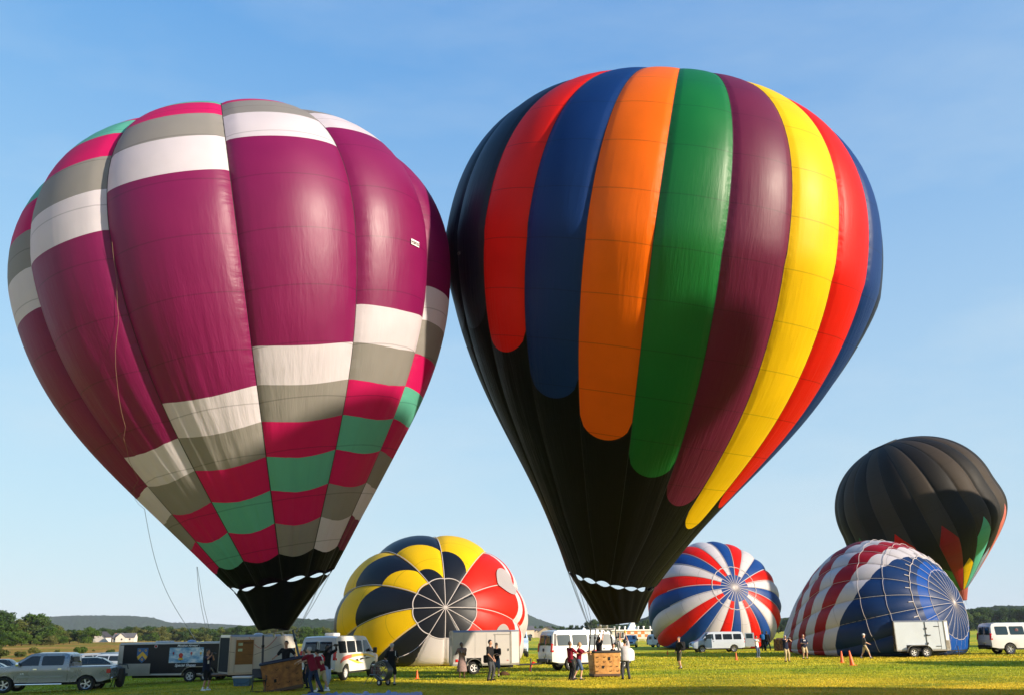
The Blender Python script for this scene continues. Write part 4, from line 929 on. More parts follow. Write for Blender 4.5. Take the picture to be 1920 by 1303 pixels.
class Body:
    def __init__(s, root, outline, W, belt, roofz, tuck, nose, paintm, xr, xf, name='body', crown=0.03):
        """outline: closed side silhouette (x,z); width narrows above the belt by tuck and towards nose/tail"""
        s.W, s.belt, s.roofz, s.tuck, s.nose, s.xr, s.xf = W, belt, roofz, tuck, nose, xr, xf; s.root = root
        bm = bmesh.new(); vs = [bm.verts.new((x, 0, z)) for x, z in outline]; bm.faces.new(vs)
        for x in np.arange(xr + .2, xf, .3): bmesh.ops.bisect_plane(bm, geom=bm.verts[:] + bm.edges[:] + bm.faces[:], plane_co=(x, 0, 0), plane_no=(1, 0, 0))
        for z in (belt - .5, belt - .25, belt, belt + (roofz - belt) * .5, roofz - .12): bmesh.ops.bisect_plane(bm, geom=bm.verts[:] + bm.edges[:] + bm.faces[:], plane_co=(0, 0, z), plane_no=(0, 0, 1))
        bm.verts.index_update(); bnd = {e for e in bm.edges if e.is_boundary}
        co = [v.co.copy() for v in bm.verts]; n = len(co)
        V = []; ny = 6
        V += [(c.x, -s.y(c.x, c.z), c.z) for c in co]; V += [(c.x, s.y(c.x, c.z), c.z) for c in co]
        Fc = []
        for f in bm.faces:
            ids = [v.index for v in f.verts]; Fc.append(ids); Fc.append([i + n for i in reversed(ids)])
        mid = {}
        def row(i):
            if i not in mid:
                c = co[i]; w = s.y(c.x, c.z); r = [i]
                for k in range(1, ny):
                    t = -1 + 2 * k / ny; q = 1 - t * t
                    x = c.x + (.10 * q if c.x > xf - .5 and c.z < belt + .1 else (-.04 * q if c.x < xr + .2 else (0.08 * q if c.z > belt and c.x > 0.9 else 0)))
                    z = c.z + (crown * q if c.z > belt - .15 else 0)
                    r.append(len(V)); V.append((x, t * w, z))
                r.append(i + n); mid[i] = r
            return mid[i]
        for e in bnd:
            a, b = row(e.verts[0].index), row(e.verts[1].index)
            for k in range(ny): Fc.append([a[k], a[k + 1], b[k + 1], b[k]])
        bm.free()
        mb = MB(); mb.add(V, Fc); s.o = mb.build(name, paintm, root, smooth=True, sharp=32)
        md = s.o.modifiers.new('b', 'BEVEL'); md.width = 0.035; md.segments = 2; md.limit_method = 'ANGLE'; md.angle_limit = R_(38); md.harden_normals = False
    def y(s, x, z):
        w = s.W / 2
        if z > s.belt: w -= s.tuck * min(1.2, (z - s.belt) / (s.roofz - s.belt))
        elif z < s.belt - .5: w -= .03
        d = max(0, (x - (s.xf - s.nose)) / s.nose); w -= .16 * d * d * (s.W / 2)
        d = max(0, ((s.xr + .3) - x) / .3); w -= .03 * d * d
        return w
    def side(s, name, poly, m_, off=.006, sgn=-1, th=.03, parent=None):
        f0 = lambda p: (p[0], sgn * (s.y(p[0], p[1]) + off), p[1]); f1 = lambda p: (p[0], sgn * (s.y(p[0], p[1]) - th), p[1])
        return MB().prism(poly, f0, f1).build(name, m_, parent or s.root)
    def both(s, name, poly, m_, **k):
        s.side(name, poly, m_, sgn=-1, **k); s.side(name, poly, m_, sgn=1, **k)
    def end(s, name, p0, p1, rect, m_, off=.012, bulge=0.06, parent=None):
        """panel on a front or rear surface running from outline point p0 to p1 (x,z); rect=(y0,y1,t0,t1)"""
        y0, y1, t0, t1 = rect; d = Vector((p1[0] - p0[0], p1[1] - p0[1])); nrm = Vector((d.y, -d.x)).normalized()
        if (nrm.x < 0) != (p0[0] < 0): nrm = -nrm
        V = []; ny = 8; nt = 4
        for i in range(nt + 1):
            t = t0 + (t1 - t0) * i / nt
            for j in range(ny + 1):
                yf = y0 + (y1 - y0) * j / ny; q = 1 - yf * yf
                x = p0[0] + d.x * t; z = p0[1] + d.y * t; w = s.y(x, z)
                V.append((x + nrm.x * (off + bulge * q), yf * w, z + nrm.y * off + (.02 * q)))
        n = ny + 1; Fc = [(i * n + j, i * n + j + 1, (i + 1) * n + j + 1, (i + 1) * n + j) for i in range(nt) for j in range(ny)]
        o = MB().add(V, Fc).build(name, m_, parent or s.root, smooth=True, sharp=50)
        md = o.modifiers.new('s', 'SOLIDIFY'); md.thickness = .02; md.offset = 0; return o
def arch(xc, r, zb, n=9):
    a0 = math.asin(min(.99, (zb - 0.36) / r)); return [(xc + r * math.cos(a), 0.36 + r * math.sin(a)) for a in np.linspace(math.pi - a0, a0, n)][::1]
def rrect(x0, x1, z0, z1, r=.06, sl0=0, sl1=0):
    P = []
    for cx, cz, a0 in ((x1 - r, z0 + r, -90), (x1 - r, z1 - r, 0), (x0 + r, z1 - r, 90), (x0 + r, z0 + r, 180)):
        for k in range(4):
            a = R_(a0 + 30 * k); x = cx + r * math.cos(a); z = cz + r * math.sin(a)
            t = (z - z0) / (z1 - z0); x += (sl0 * t if cx < (x0 + x1) / 2 else sl1 * t); P.append((x, z))
    return P

def van(root, pm, glass=M_glass, style='a', roof_white=True, doors='shut', wheelrim=M_rim, front_door_open=False):
    zb = .42
    out = [(-2.78, .50), (-2.80, .95), (-2.74, 1.25), (-2.66, 1.85), (-2.56, 2.02), (-2.3, 2.08), (0.75, 2.08), (1.10, 2.02), (1.78, 1.36), (2.0, 1.24), (2.62, 1.08), (2.78, .98), (2.84, .70), (2.82, .46), (2.4, zb)]
    out += arch(1.92, .45, zb)[::-1] + arch(-1.55, .45, zb)[::-1] + [(-2.3, zb)]
    B = Body(root, out, 1.98, 1.22, 2.08, .16, .9, pm, -2.8, 2.84)
    MB().box((0.1, 0, .40), (4.9, 1.7, .16)).build('underbody', M_under, root)
    for x in (1.92, -1.55):
        for s in (-1, 1): wheel(root, x, s * .84, .37, .24, s, wheelrim)
    B.both('side_window', rrect(-2.42, -1.55, 1.30, 1.86, .07), glass); B.both('side_window', rrect(-1.42, -.42, 1.30, 1.86, .07), glass); B.both('side_window', rrect(-.28, .42, 1.30, 1.86, .07), glass)
    B.both('door_window', [(0.60, 1.30), (1.62, 1.30), (1.60, 1.38), (1.14, 1.84), (1.08, 1.87), (0.62, 1.87)], glass)
    B.end('windscreen', (1.78, 1.36), (1.10, 2.02), (-.86, .86, .06, .95), glass, bulge=.075)
    for s in (-1, 1): B.end('rear_window', (-2.74, 1.25), (-2.66, 1.85), (min(.08 * s, .80 * s), max(.08 * s, .80 * s), .08, .95), glass, bulge=.0, off=.05)
    B.end('rear_bumper', (-2.80, .45), (-2.81, .62), (-.95, .95, 0, 1), M_chrome if style != 'b' else M_plast, off=.06, bulge=0)
    B.end('front_bumper', (2.84, .44), (2.85, .66), (-.98, .98, 0, 1), M_plast if style == 'b' else M_chrome, off=.03, bulge=.10)
    B.end('grille', (2.845, .72), (2.79, .96), (-.55, .55, 0, 1), M_plast, off=.02, bulge=.10)
    for s in (-1, 1):
        B.end('headlight', (2.845, .74), (2.79, .96), (min(.58 * s, .93 * s), max(.58 * s, .93 * s), 0, 1), M_clearl, off=.02, bulge=.10)
        B.end('tail_light', (-2.80, .98), (-2.74, 1.42), (min(.86 * s, .97 * s), max(.86 * s, .97 * s), 0, 1), M_redl, off=.03, bulge=0)
        B.side('tail_light', rrect(-2.79, -2.69, .98, 1.40, .03), M_redl, sgn=s)
        m_ = MB().box((1.62, s * 1.16, 1.36), (.12, .2, .28), bev=.03); m_.tube([(1.6, s * .95, 1.28), (1.62, s * 1.1, 1.3)], .025, 6); m_.build('mirror', M_plast, root, smooth=True)
        for x0 in (.50, -.36, -1.48): B.side('door_gap', [(x0, .52), (x0 + .015, .52), (x0 + .015, 1.95), (x0, 1.95)], M_plast, off=.003, sgn=s)
        B.side('door_handle', rrect(.58, .74, 1.08, 1.13, .02), M_plast, off=.02, sgn=s)
        B.side('side_trim', [(-1.05, .60), (1.42, .60), (1.42, .66), (-1.05, .66)], M_plast if style == 'b' else mat('grey_trim', (.35, .35, .36), .5), off=.012, sgn=s)
    B.end('door_gap', (-2.80, .60), (-2.68, 1.8), (-.012, .012, 0, 1), M_plast, off=.045, bulge=0)
    B.end('number_plate', (-2.805, .70), (-2.80, .84), (-.2, .2, 0, 1), mat('plate', (.6, .6, .5), .5, var=0), off=.05, bulge=0)
    return B
def place(root, p_rear, p_front, base_rear, base_front):
    """set root so that its near wheels stand on two ground points"""
    d = Vector(p_front) - Vector(p_rear); rz = math.atan2(d.y, d.x); mid = (Vector(p_front) + Vector(p_rear)) / 2
    return mid, rz

# white van with a balloon picture, nose away from the camera
p = G(638, 1276); v1 = empty('van', (p.x - 0.35, p.y + 2.0, float(Z(p.x, p.y + 2))), R_(76), label='white tour van with swoosh and dark picture on its flank, rear doors facing us', cat='van')
B = van(v1, P_white, M_glass, 'a', wheelrim=M_rimw)
sw = lambda nm, P, m_, o=.008: B.side(nm, P, m_, off=o, sgn=-1, th=.0)
M_sw1 = mat('swoosh_red', (.60, .10, .08), .4, var=.03); M_sw2 = mat('swoosh_orange', (.80, .33, .06), .4, var=.03); M_sw3 = mat('swoosh_yellow', (.85, .55, .05), .4, var=.03)
def strip(nm, xs_, zs_, w_, m_):
    for a in range(len(xs_) - 1):
        sw(nm, [(xs_[a], zs_[a] - w_[a]), (xs_[a + 1], zs_[a + 1] - w_[a + 1]), (xs_[a + 1], zs_[a + 1] + w_[a + 1]), (xs_[a], zs_[a] + w_[a])], m_)
strip('swoosh_decal', [-2.3, -2.0, -1.5, -1.0], [.88, 1.02, 1.10, 1.14], [.06, .10, .09, .08], M_sw1)
strip('swoosh_decal', [-1.0, -.4, .3], [1.14, 1.17, 1.17], [.08, .065, .055], M_sw2); strip('swoosh_decal', [.3, 1.0, 1.9], [1.17, 1.15, 1.02], [.055, .05, .03], M_sw3)
strip('swoosh_decal', [-1.3, -.5, .4, 1.2], [1.0, .86, .72, .58], [.03, .05, .06, .04], M_sw3)
sw('picture_decal', [(-.6, .70), (-.2, .62), (-.05, .80), (-.2, .98), (-.5, .95)], M_plast, .010); sw('picture_decal', [(.0, .90), (.35, .93), (.7, .98), (.35, 1.02), (.1, 1.0)], M_plast, .010); sw('picture_decal', [(.8, .95), (1.5, .98), (1.1, 1.03), (.8, 1.02)], M_plast, .010)
MB().box((-1.2, 0, 2.17), (.8, .5, .16), bev=.05).build('roof_unit', P_white, v1, smooth=True)
def text(body, size, mtl, parent, loc, rot, name='lettering', shear=0.0, align='CENTER'):
    c = bpy.data.curves.new('txt', 'FONT'); c.body = body; c.size = size; c.extrude = 0.002; c.align_x = align; c.shear = shear; c.offset = 0.004
    o = bpy.data.objects.new(name, c); COL.objects.link(o); c.materials.append(mtl); o.parent = parent; o.location = loc; o.rotation_euler = rot; return o
M_whitetext = mat('white_lettering', (.8, .8, .78), .5, var=0)
for tz, tt, sz in ((1.66, 'OUTDOOR', .17), (1.48, 'FEST', .17), (1.345, 'BALLOONS', .10)): text(tt, sz, M_whitetext, v1, (-.92, -(.99 - .16 * (tz + .06 - 1.22) / .86) - .010, tz), (R_(90 - 10.5), 0, 0))

# white van with its rear doors towards us, right of the grey trailer
p = G(1062, 1258); v2 = empty('van', (p.x + 1.3, p.y + 1.65, 0), R_(23), label='white passenger van with tow hitch and black trimmed rear, behind the light wicker basket', cat='van')
v2.scale = (.96, 1.0, 1.06); B = van(v2, P_white, M_glassb, 'b', wheelrim=M_rimw)
B.side('pillar_trim', [(-2.66, 1.30), (-2.50, 1.30), (-2.42, 1.92), (-2.60, 1.92)], M_plast)
MB().box((-3.05, 0, .42), (.5, .12, .1)).box((-2.95, 0, .55), (.12, 1.5, .14)).tube([(-3.25, 0, .40), (-3.25, 0, .56)], .05, 8).build('tow_hitch', M_plast, v2)
B.end('door_latch', (-2.80, .98), (-2.79, 1.14), (.02, .20, 0, 1), M_plast, off=.06, bulge=0)

# pale van with open rear doors, nose left, in front of the pinwheel balloon
p = (G(1318, 1223.5) + G(1376, 1221.5)) / 2; v3 = empty('van', (p.x + .1, p.y + .9, p.z), R_(180 + 5), label='pale blue-white van nose left with its front and rear doors open', cat='van'); v3.scale = (.89, .89, .89)
B = van(v3, P_pale, M_glass, 'a')
dr = empty('rear_door', (-2.78, .95, 0), R_(-20), v3)       # swung open behind
MB().box((-.5, 0, 1.25), (.95, .06, 1.4), bev=.02).build('door_panel', P_pale, dr); MB().box((-.5, 0, 1.62), (.68, .08, .46)).build('door_glass', M_glassb, dr)
MB().box((-3.0, .3, 1.0), (.35, .8, .7), bev=.05).build('spare_load', M_plast, v3)
fd = empty('front_door', (1.6, .98, 0), R_(-58), v3); MB().box((-.5, .0, .95), (.98, .06, .95), bev=.02).build('door_panel', P_pale, fd); MB().box((-.55, 0, 1.62), (.78, .06, .42)).build('door_glass', M_glassb, fd)
B.side('door_opening', rrect(.62, 1.5, .5, 1.25, .05), M_dark, off=.004, sgn=1)
# right-hand van coupled to the white trailer
p = G(1895, 1226.5); v4 = empty('van', (p.x + 1.72, p.y + 1.0, 0), R_(1), label='white van cut by the right picture edge, towing the white two-axle trailer', cat='van'); v4.scale = (1.1, 1.1, 1.1)
B = van(v4, P_pale if False else P_white, M_glassb, 'b')
patchb = MB().ell((-.92, -.93, 1.60), (.13, .012, .13), 14, 8); patchb.add([(-1.03, -.935, 1.55), (-.81, -.935, 1.55), (-.89, -.945, 1.41), (-.95, -.945, 1.41)], [(0, 1, 2, 3)]); patchb.build('balloon_decal', mat('decal_maroon', (.08, .02, .03), .4, var=0), v4)
MB().box((-3.0, 0, .42), (.5, .12, .1)).build('tow_hitch', M_plast, v4)
# grey-silver van far off seen nose on
p = G(1186, 1213.5); v5 = empty('van', (p.x, p.y + 1.5, p.z), R_(-100), label='distant silver van seen from the front beside the white fence', cat='van'); v5.scale = (.80, .84, .76)
van(v5, P_silver, M_glass, 'a')
# blue-white high van peeping out behind the grey trailer
p = G(986, 1232); v6 = empty('van', (p.x - .75, p.y + 2.6, p.z), R_(-88), label='pale blue high van half hidden behind the grey trailer', cat='van'); v6.scale = (.95, .95, 1.12)
van(v6, paint('sky', (.42, .52, .64)), M_glass, 'b')
# box truck with open door at the foot of the pinwheel balloon
p = G(1232, 1213); v7 = empty('van', (p.x + 1.0, p.y + 1.6, p.z), R_(24), label='small white van with open rear doors at the foot of the pinwheel balloon', cat='van'); v7.scale = (.72, .78, .78)
B = van(v7, P_white, M_glass, 'b'); dr = empty('rear_door', (-2.78, -.95, 0), R_(-60), v7)
MB().box((-.45, 0, 1.2), (.9, .06, 1.5), bev=.02).build('door_panel', P_white, dr); MB().box((-.45, -.02, 1.55), (.6, .06, .5)).build('door_glass', M_glass, dr)

# silver crew-cab pickup
p = (G(40, 1294.5) + G(180, 1287.5)) / 2; pk = empty('pickup_truck', (0, 0, 0), 0, label='silver crew-cab pickup truck nose left, hitched near the black trailer', cat='pickup truck')
pd = Vector((-24.3, 52.0)); d_ = ray(97, 1290); t_ = 49.0 / d_[1]; pk.location = (CAM[0] + d_[0] * t_, 49.0, float(Z(CAM[0] + d_[0] * t_, 49.0))); pk.rotation_euler = (0, 0, R_(180 + 7)); pk.scale = (1.05, 1, .96)
zb = .50
out = [(-2.88, .62), (-2.90, 1.14), (-2.84, 1.22), (-.98, 1.24), (-.96, 1.62), (-.90, 1.86), (-.72, 1.94), (.55, 1.95), (.85, 1.90), (1.62, 1.36), (1.75, 1.32), (2.55, 1.22), (2.80, 1.10), (2.88, .80), (2.86, .52), (2.5, zb)]
out += arch(1.90, .50, zb)[::-1] + arch(-1.82, .50, zb)[::-1] + [(-2.5, zb)]
out = [(x, z) for x, z in out]
B = Body(pk, out, 2.0, 1.26, 1.95, .20, 1.0, P_silver, -2.9, 2.88)
MB().box((0, 0, .46), (5.0, 1.6, .18)).build('underbody', M_under, pk)
for x in (1.90, -1.82):
    for s in (-1, 1): wheel(pk, x, s * .84, .41, .27, s, M_rim, 5)
B.both('door_window', [(.42, 1.34), (1.38, 1.34), (1.34, 1.42), (.86, 1.78), (.76, 1.81), (.42, 1.81)], M_glass); B.both('door_window', rrect(-.70, .30, 1.34, 1.81, .07), M_glass)
B.end('windscreen', (1.62, 1.36), (.85, 1.90), (-.88, .88, .05, .96), M_glassb, bulge=.08)
B.end('rear_window', (-.965, 1.40), (-.91, 1.84), (-.8, .8, .05, .9), M_glass, bulge=0, off=.02)
B.end('front_bumper', (2.87, .50), (2.89, .74), (-.98, .98, 0, 1), M_chrome, off=.04, bulge=.1); B.end('grille', (2.88, .80), (2.82, 1.08), (-.55, .55, 0, 1), M_chrome, off=.03, bulge=.1)
B.end('rear_bumper', (-2.90, .52), (-2.90, .70), (-.97, .97, 0, 1), M_chrome, off=.05, bulge=0)
for s in (-1, 1):
    B.end('headlight', (2.88, .84), (2.82, 1.10), (min(.60 * s, .96 * s), max(.60 * s, .96 * s), 0, 1), M_clearl, off=.03, bulge=.1)
    B.side('headlight', [(2.45, .90), (2.80, .86), (2.78, 1.06), (2.50, 1.12)], M_clearl, sgn=s); B.side('turn_signal', [(2.42, .92), (2.46, .90), (2.51, 1.12), (2.46, 1.13)], M_orl, sgn=s, off=.008)
    B.side('tail_light', rrect(-2.90, -2.72, .92, 1.12, .03), M_redl, sgn=s, off=.012)
    MB().box((1.30, s * 1.17, 1.42), (.14, .24, .20), bev=.04).tube([(1.28, s * .95, 1.34), (1.3, s * 1.1, 1.38)], .03, 6).build('mirror', M_chrome, pk, smooth=True)
    for x0, z1 in ((1.46, 1.30), (.36, 1.86), (-.76, 1.86), (-.95, 1.22)): B.side('door_gap', [(x0, .56), (x0 + .018, .56), (x0 + .018, z1), (x0, z1)], M_plast, off=.003, sgn=s)
    for x0 in (.46, -.66): B.side('door_handle', rrect(x0, x0 + .18, 1.13, 1.19, .02), M_chrome, off=.03, sgn=s)
    B.side('door_moulding', [(-.74, .74), (1.36, .74), (1.36, .82), (-.74, .82)], mat('silver_trim', (.45, .45, .46), .35, .2), off=.016, sgn=s)
    B.side('fuel_cap', rrect(-1.24, -1.08, .98, 1.12, .07), P_silver, off=.01, sgn=s) if s > 0 else None
    MB().tube([(-.75, s * 1.02, .42), (1.35, s * 1.02, .42)], .045, 8).build('side_step', M_chrome, pk, smooth=True)
text('5.7L', .11, M_whitetext, pk, (1.1, 1.008, .90), (R_(90), 0, R_(180)))
MB().box((-1.93, 0, 1.245), (1.75, 1.78, .05), bev=.02).build('bed_cover', P_silver, pk, smooth=True)

# parked cars in the dip at the left
def car(p, rz, pm, label, kind='suv', sc_=1.0):
    c = empty('parked_car', p, rz, label=label, cat='car', group='cars parked in the field at the left'); c.scale = (sc_,) * 3
    if kind == 'suv': out = [(-2.2, .45), (-2.25, .95), (-2.1, 1.4), (-1.9, 1.62), (-1.6, 1.68), (.2, 1.68), (.45, 1.62), (1.05, 1.10), (2.0, .95), (2.2, .8), (2.22, .4), (1.9, .32)]; rz_, bz = 1.68, 1.08
    else: out = [(-2.25, .45), (-2.3, .85), (-2.15, 1.0), (-1.7, 1.04), (-1.1, 1.36), (-.8, 1.42), (.1, 1.42), (.35, 1.36), (1.05, .96), (2.1, .80), (2.25, .65), (2.26, .35), (1.9, .3)]; rz_, bz = 1.42, .96
    out += [(1.36 + .38 * math.cos(a), .32 + .38 * math.sin(a)) for a in np.linspace(.1, math.pi - .1, 8)] + [(-1.36 + .38 * math.cos(a), .32 + .38 * math.sin(a)) for a in np.linspace(.1, math.pi - .1, 8)] + [(-1.9, .32)]
    B = Body(c, out, 1.8, bz, rz_, .18, .8, pm, -2.28, 2.26)
    for x in (1.36, -1.36):
        for s in (-1, 1): wheel(c, x, s * .76, .32, .2, s)
    if kind == 'suv': B.both('side_window', rrect(-1.75, -.75, 1.14, 1.54, .06, .1, 0), M_glass); B.both('door_window', [(-.65, 1.14), (.85, 1.14), (.35, 1.54), (-.65, 1.54)], M_glass); B.end('windscreen', (1.05, 1.10), (.45, 1.62), (-.85, .85, .05, .95), M_glassb); B.end('rear_window', (-2.23, 1.05), (-1.95, 1.56), (-.8, .8, .1, .95), M_glass, bulge=.03)
    else: B.both('side_window', [(-1.5, 1.02), (-.5, 1.02), (-.5, 1.32), (-1.0, 1.32)], M_glass); B.both('door_window', [(-.42, 1.02), (.85, 1.02), (.3, 1.32), (-.42, 1.32)], M_glass); B.end('windscreen', (1.05, .98), (.35, 1.36), (-.85, .85, .05, .95), M_glassb); B.end('rear_window', (-1.68, 1.05), (-1.12, 1.36), (-.8, .8, .05, .95), M_glass)
    for s in (-1, 1):
        B.end('tail_light', (-2.27, .75), (-2.22, .92), (min(.6 * s, .95 * s), max(.6 * s, .95 * s), 0, 1), M_redl, off=.02, bulge=0); B.end('headlight', (2.22, .62), (2.18, .78), (min(.6 * s, .95 * s), max(.6 * s, .95 * s), 0, 1), M_clearl, bulge=.1)
    return c
def cp(px, Y): g = at(px, 1200, Y); return (g.x, Y, float(Z(g.x, Y)))
car(cp(176, 86), R_(70), P_silver, 'silver estate car, highest of the parked cars behind the pickup bed', 'suv'); car(cp(195, 92), R_(100), P_black, 'dark car parked behind the silver estate', 'suv')
car(cp(205, 78), R_(168), P_pale, 'pale car parked next to the black trailer', 'suv', .95); car(cp(165, 74), R_(20), P_pale, 'pale blue saloon parked behind the tailgate', 'sedan'); car(cp(186, 70), R_(15), P_black, 'black saloon parked right behind the pickup bed', 'sedan')
car(cp(222, 84), R_(95), P_black, 'black car half hidden by the black trailer', 'suv'); car(cp(14, 78), R_(10), P_black, 'black car whose roof shows left of the pickup', 'suv', .95); car(cp(-5, 70), R_(20), P_white, 'white car cut by the left picture edge', 'sedan')
car(cp(150, 88), R_(60), P_black, 'dark car hidden mostly by the pickup cab', 'sedan')

# ------------------------------------------------------------------ trailers (x along, near side -y)
M_alu = mat('aluminium_skin', (0.42, 0.38, 0.33), 0.32, 0.7, bump=.25, bscale=6); M_tw = paint('trailerwhite', (.60, .58, .56)); M_tg = paint('trailergrey', (.46, .42, .39)); M_tk = mat('trailer_black', (.008, .008, .011), .32, 0, .3, .1, 2, bump=.3, bscale=2.2, coat=.0)
def trailer(root, Lx, W, z0, H, side, front, rear, axles, fender, nose='flat', roofm=None, nv=0.0, trimm=None):
    """enclosed trailer: x from -Lx/2 (tail) to Lx/2 (nose)"""
    h = H - z0; x0, x1 = -Lx / 2, Lx / 2; r = .07
    if nose == 'wedge': plan = [(x0, -W / 2), (x1 - nv, -W / 2), (x1, -W * .18), (x1, W * .18), (x1 - nv, W / 2), (x0, W / 2)]
    else: plan = [(x0, -W / 2), (x1, -W / 2), (x1, W / 2), (x0, W / 2)]
    m_ = MB(); m_.prism(plan, lambda p: (p[0], p[1], z0), lambda p: (p[0], p[1], H - .10)); o = m_.build('box_body', side, root)
    tm = trimm or M_alu
    rf = MB(); plan2 = [(p[0] + (.01 if p[0] > 0 else -.01), p[1] * 1.012) for p in plan]
    rf.prism(plan2, lambda p: (p[0], p[1], H - .10), lambda p: (p[0] * .995, p[1] * .9, H)); rf.build('roof', roofm or tm, root)
    tr = MB(); tr.prism([(p[0] * 1.003, p[1] * 1.015) for p in plan], lambda p: (p[0], p[1], z0 - .05), lambda p: (p[0], p[1], z0 + .05)); tr.build('floor_rail', tm, root)
    for (px_, py_) in plan: MB().box((px_, py_, (z0 + H) / 2), (.06, .06, h - .12)).build('corner_post', tm, root)
    if front is not None and nose != 'wedge': MB().box((x1 + .012, 0, (z0 + H) / 2), (.02, W - .08, h - .22)).build('front_panel', front, root)
    for i, ax_ in enumerate(axles):
        for s in (-1, 1): wheel(root, ax_, s * (W / 2 - .03 if fender == 'in' else W / 2 + .14), .34, .2, s, M_rimw, 5)
    for s in (-1, 1):
        a0, a1 = min(axles), max(axles); f = MB(); yc = s * (W / 2 + .13); rr = .44
        pts = [(a0 - rr, .34)] + [(a0 + rr * math.cos(a), .36 + rr * math.sin(a)) for a in np.linspace(math.pi * .92, math.pi / 2, 6)] + [(a1 + rr * math.cos(a), .36 + rr * math.sin(a)) for a in np.linspace(math.pi / 2, math.pi * .08, 6)] + [(a1 + rr, .34)]
        for a, b in zip(pts[:-1], pts[1:]): f.add([(a[0], yc - .13, a[1]), (b[0], yc - .13, b[1]), (b[0], yc + .13, b[1]), (a[0], yc + .13, a[1]), (a[0], yc - .13, a[1] + .025), (b[0], yc - .13, b[1] + .025), (b[0], yc + .13, b[1] + .025), (a[0], yc + .13, a[1] + .025)], [(0, 1, 2, 3), (4, 7, 6, 5), (0, 4, 5, 1), (3, 2, 6, 7), (0, 3, 7, 4), (1, 5, 6, 2)])
        f.build('mudguard', tm if fender != 'black' else M_plast, root)
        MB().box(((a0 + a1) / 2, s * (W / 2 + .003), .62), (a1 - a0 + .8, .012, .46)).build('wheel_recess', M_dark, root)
    MB().box((0, 0, z0 - .12), (Lx * .8, W * .55, .14)).build('chassis', M_under, root)
    hz = MB(); hz.tube([(x1 - .1, -.35, z0 - .08), (x1 + 1.1, 0, z0 - .06)], .04, 6).tube([(x1 - .1, .35, z0 - .08), (x1 + 1.1, 0, z0 - .06)], .04, 6).tube([(x1 + .7, 0, .05), (x1 + .7, 0, z0 + .25)], .035, 6).tube([(x1 + .95, 0, z0 - .06), (x1 + 1.3, 0, z0 - .04)], .05, 6)
    hz.build('drawbar', M_plast, root)
    return x0, x1
def sidep(root, name, x, z, w, h, W, m_, th=.02, sgn=-1): return MB().box((x, sgn * (W / 2 + th / 2 + .004), z), (w, th, h), bev=min(.006, th / 3)).build(name, m_, root)

# black painted trailer with crest
p = G(330, 1279); Wt = 2.1
t1 = empty('trailer', (G(318, 1279).x + .38, p.y + 1.2, p.z), R_(-1), label='black show trailer with shield crest and a sky picture of small balloons', cat='trailer')
x0, x1 = trailer(t1, 6.4, Wt, .42, 2.10, M_tk, M_alu, None, (.9, 1.8), 'out')
# tail at the left: bright riveted post, aluminium stone guard
sidep(t1, 'corner_strip', x0 + .12, 1.22, .22, 1.5, Wt, M_alu, .012); sidep(t1, 'stone_guard', x0 + 1.02, .72, 1.55, .56, Wt, M_alu, .016)
sidep(t1, 'white_trim', .3, .44, 3.2, .05, Wt, M_tw, .03); sidep(t1, 'roof_trim', 0, 2.04, 6.3, .07, Wt, M_tw, .03)
M_crest = mat('crest_blue', (.03, .12, .30), .4, var=.05); M_gold = mat('crest_gold', (.80, .45, .03), .4, var=.05)
ny_ = lambda o_: (lambda q: (q[0], -Wt / 2 - o_, q[1])); 
cx_, cz_ = x0 + 1.30, 1.46
shield = [(cx_ - .30, cz_ + .36), (cx_ + .30, cz_ + .36), (cx_ + .30, cz_ - .02), (cx_ + .22, cz_ - .22), (cx_, cz_ - .42), (cx_ - .22, cz_ - .22), (cx_ - .30, cz_ - .02)]
MB().prism(shield, ny_(.004), ny_(.010)).build('crest_shield', M_crest, t1)
MB().prism([(cx_ - .29, cz_ - .10), (cx_, cz_ + .18), (cx_ + .29, cz_ - .10), (cx_ + .20, cz_ - .26), (cx_, cz_ - .04), (cx_ - .20, cz_ - .26)], ny_(.010), ny_(.014)).build('crest_chevron', M_gold, t1)
for (a, b) in ((-.17, .23), (.17, .23), (0, -.24)):
    st = [(cx_ + a + (.075 if k % 2 == 0 else .04) * math.sin(k * math.pi / 5), cz_ + b + (.075 if k % 2 == 0 else .04) * math.cos(k * math.pi / 5)) for k in range(10)]
    MB().prism(st, ny_(.010), ny_(.015)).build('crest_star', M_gold, t1); MB().lathe([(0, 0), (.022, 0)], 8, Matrix.Translation((cx_ + a, -Wt / 2 - .017, cz_ + b)) @ Matrix.Rotation(R_(90), 4, 'X')).build('star_boss', M_plast, t1)
MB().lathe([(0, 0), (.09, 0), (.09, .02), (0, .02)], 16, Matrix.Translation((x0 + 2.02, -Wt / 2 - .004, 1.90)) @ Matrix.Rotation(R_(90), 4, 'X')).build('round_badge', M_tw, t1)
MB().lathe([(.03, 0), (.07, 0)], 16, Matrix.Translation((x0 + 2.02, -Wt / 2 - .027, 1.90)) @ Matrix.Rotation(R_(90), 4, 'X')).build('badge_ring', M_redl, t1)
M, N, L = nodemat('sky_picture'); b = N['Principled BSDF']; tc = N.new('ShaderNodeTexCoord'); nn = noise_node(N, L, tc.outputs['Object'], 2.2, 6, .6, (1, 1, 2)); cr = ramp(N, [(.36, (.10, .30, .50)), (.5, (.45, .6, .70)), (.6, (.78, .80, .80))]); L.new(nn.outputs['Fac'], cr.inputs[0]); L.new(cr.outputs[0], b.inputs['Base Color'])
pcx = x0 + 3.75
sidep(t1, 'sky_picture', pcx, 1.42, 1.9, .80, Wt, M, .008)
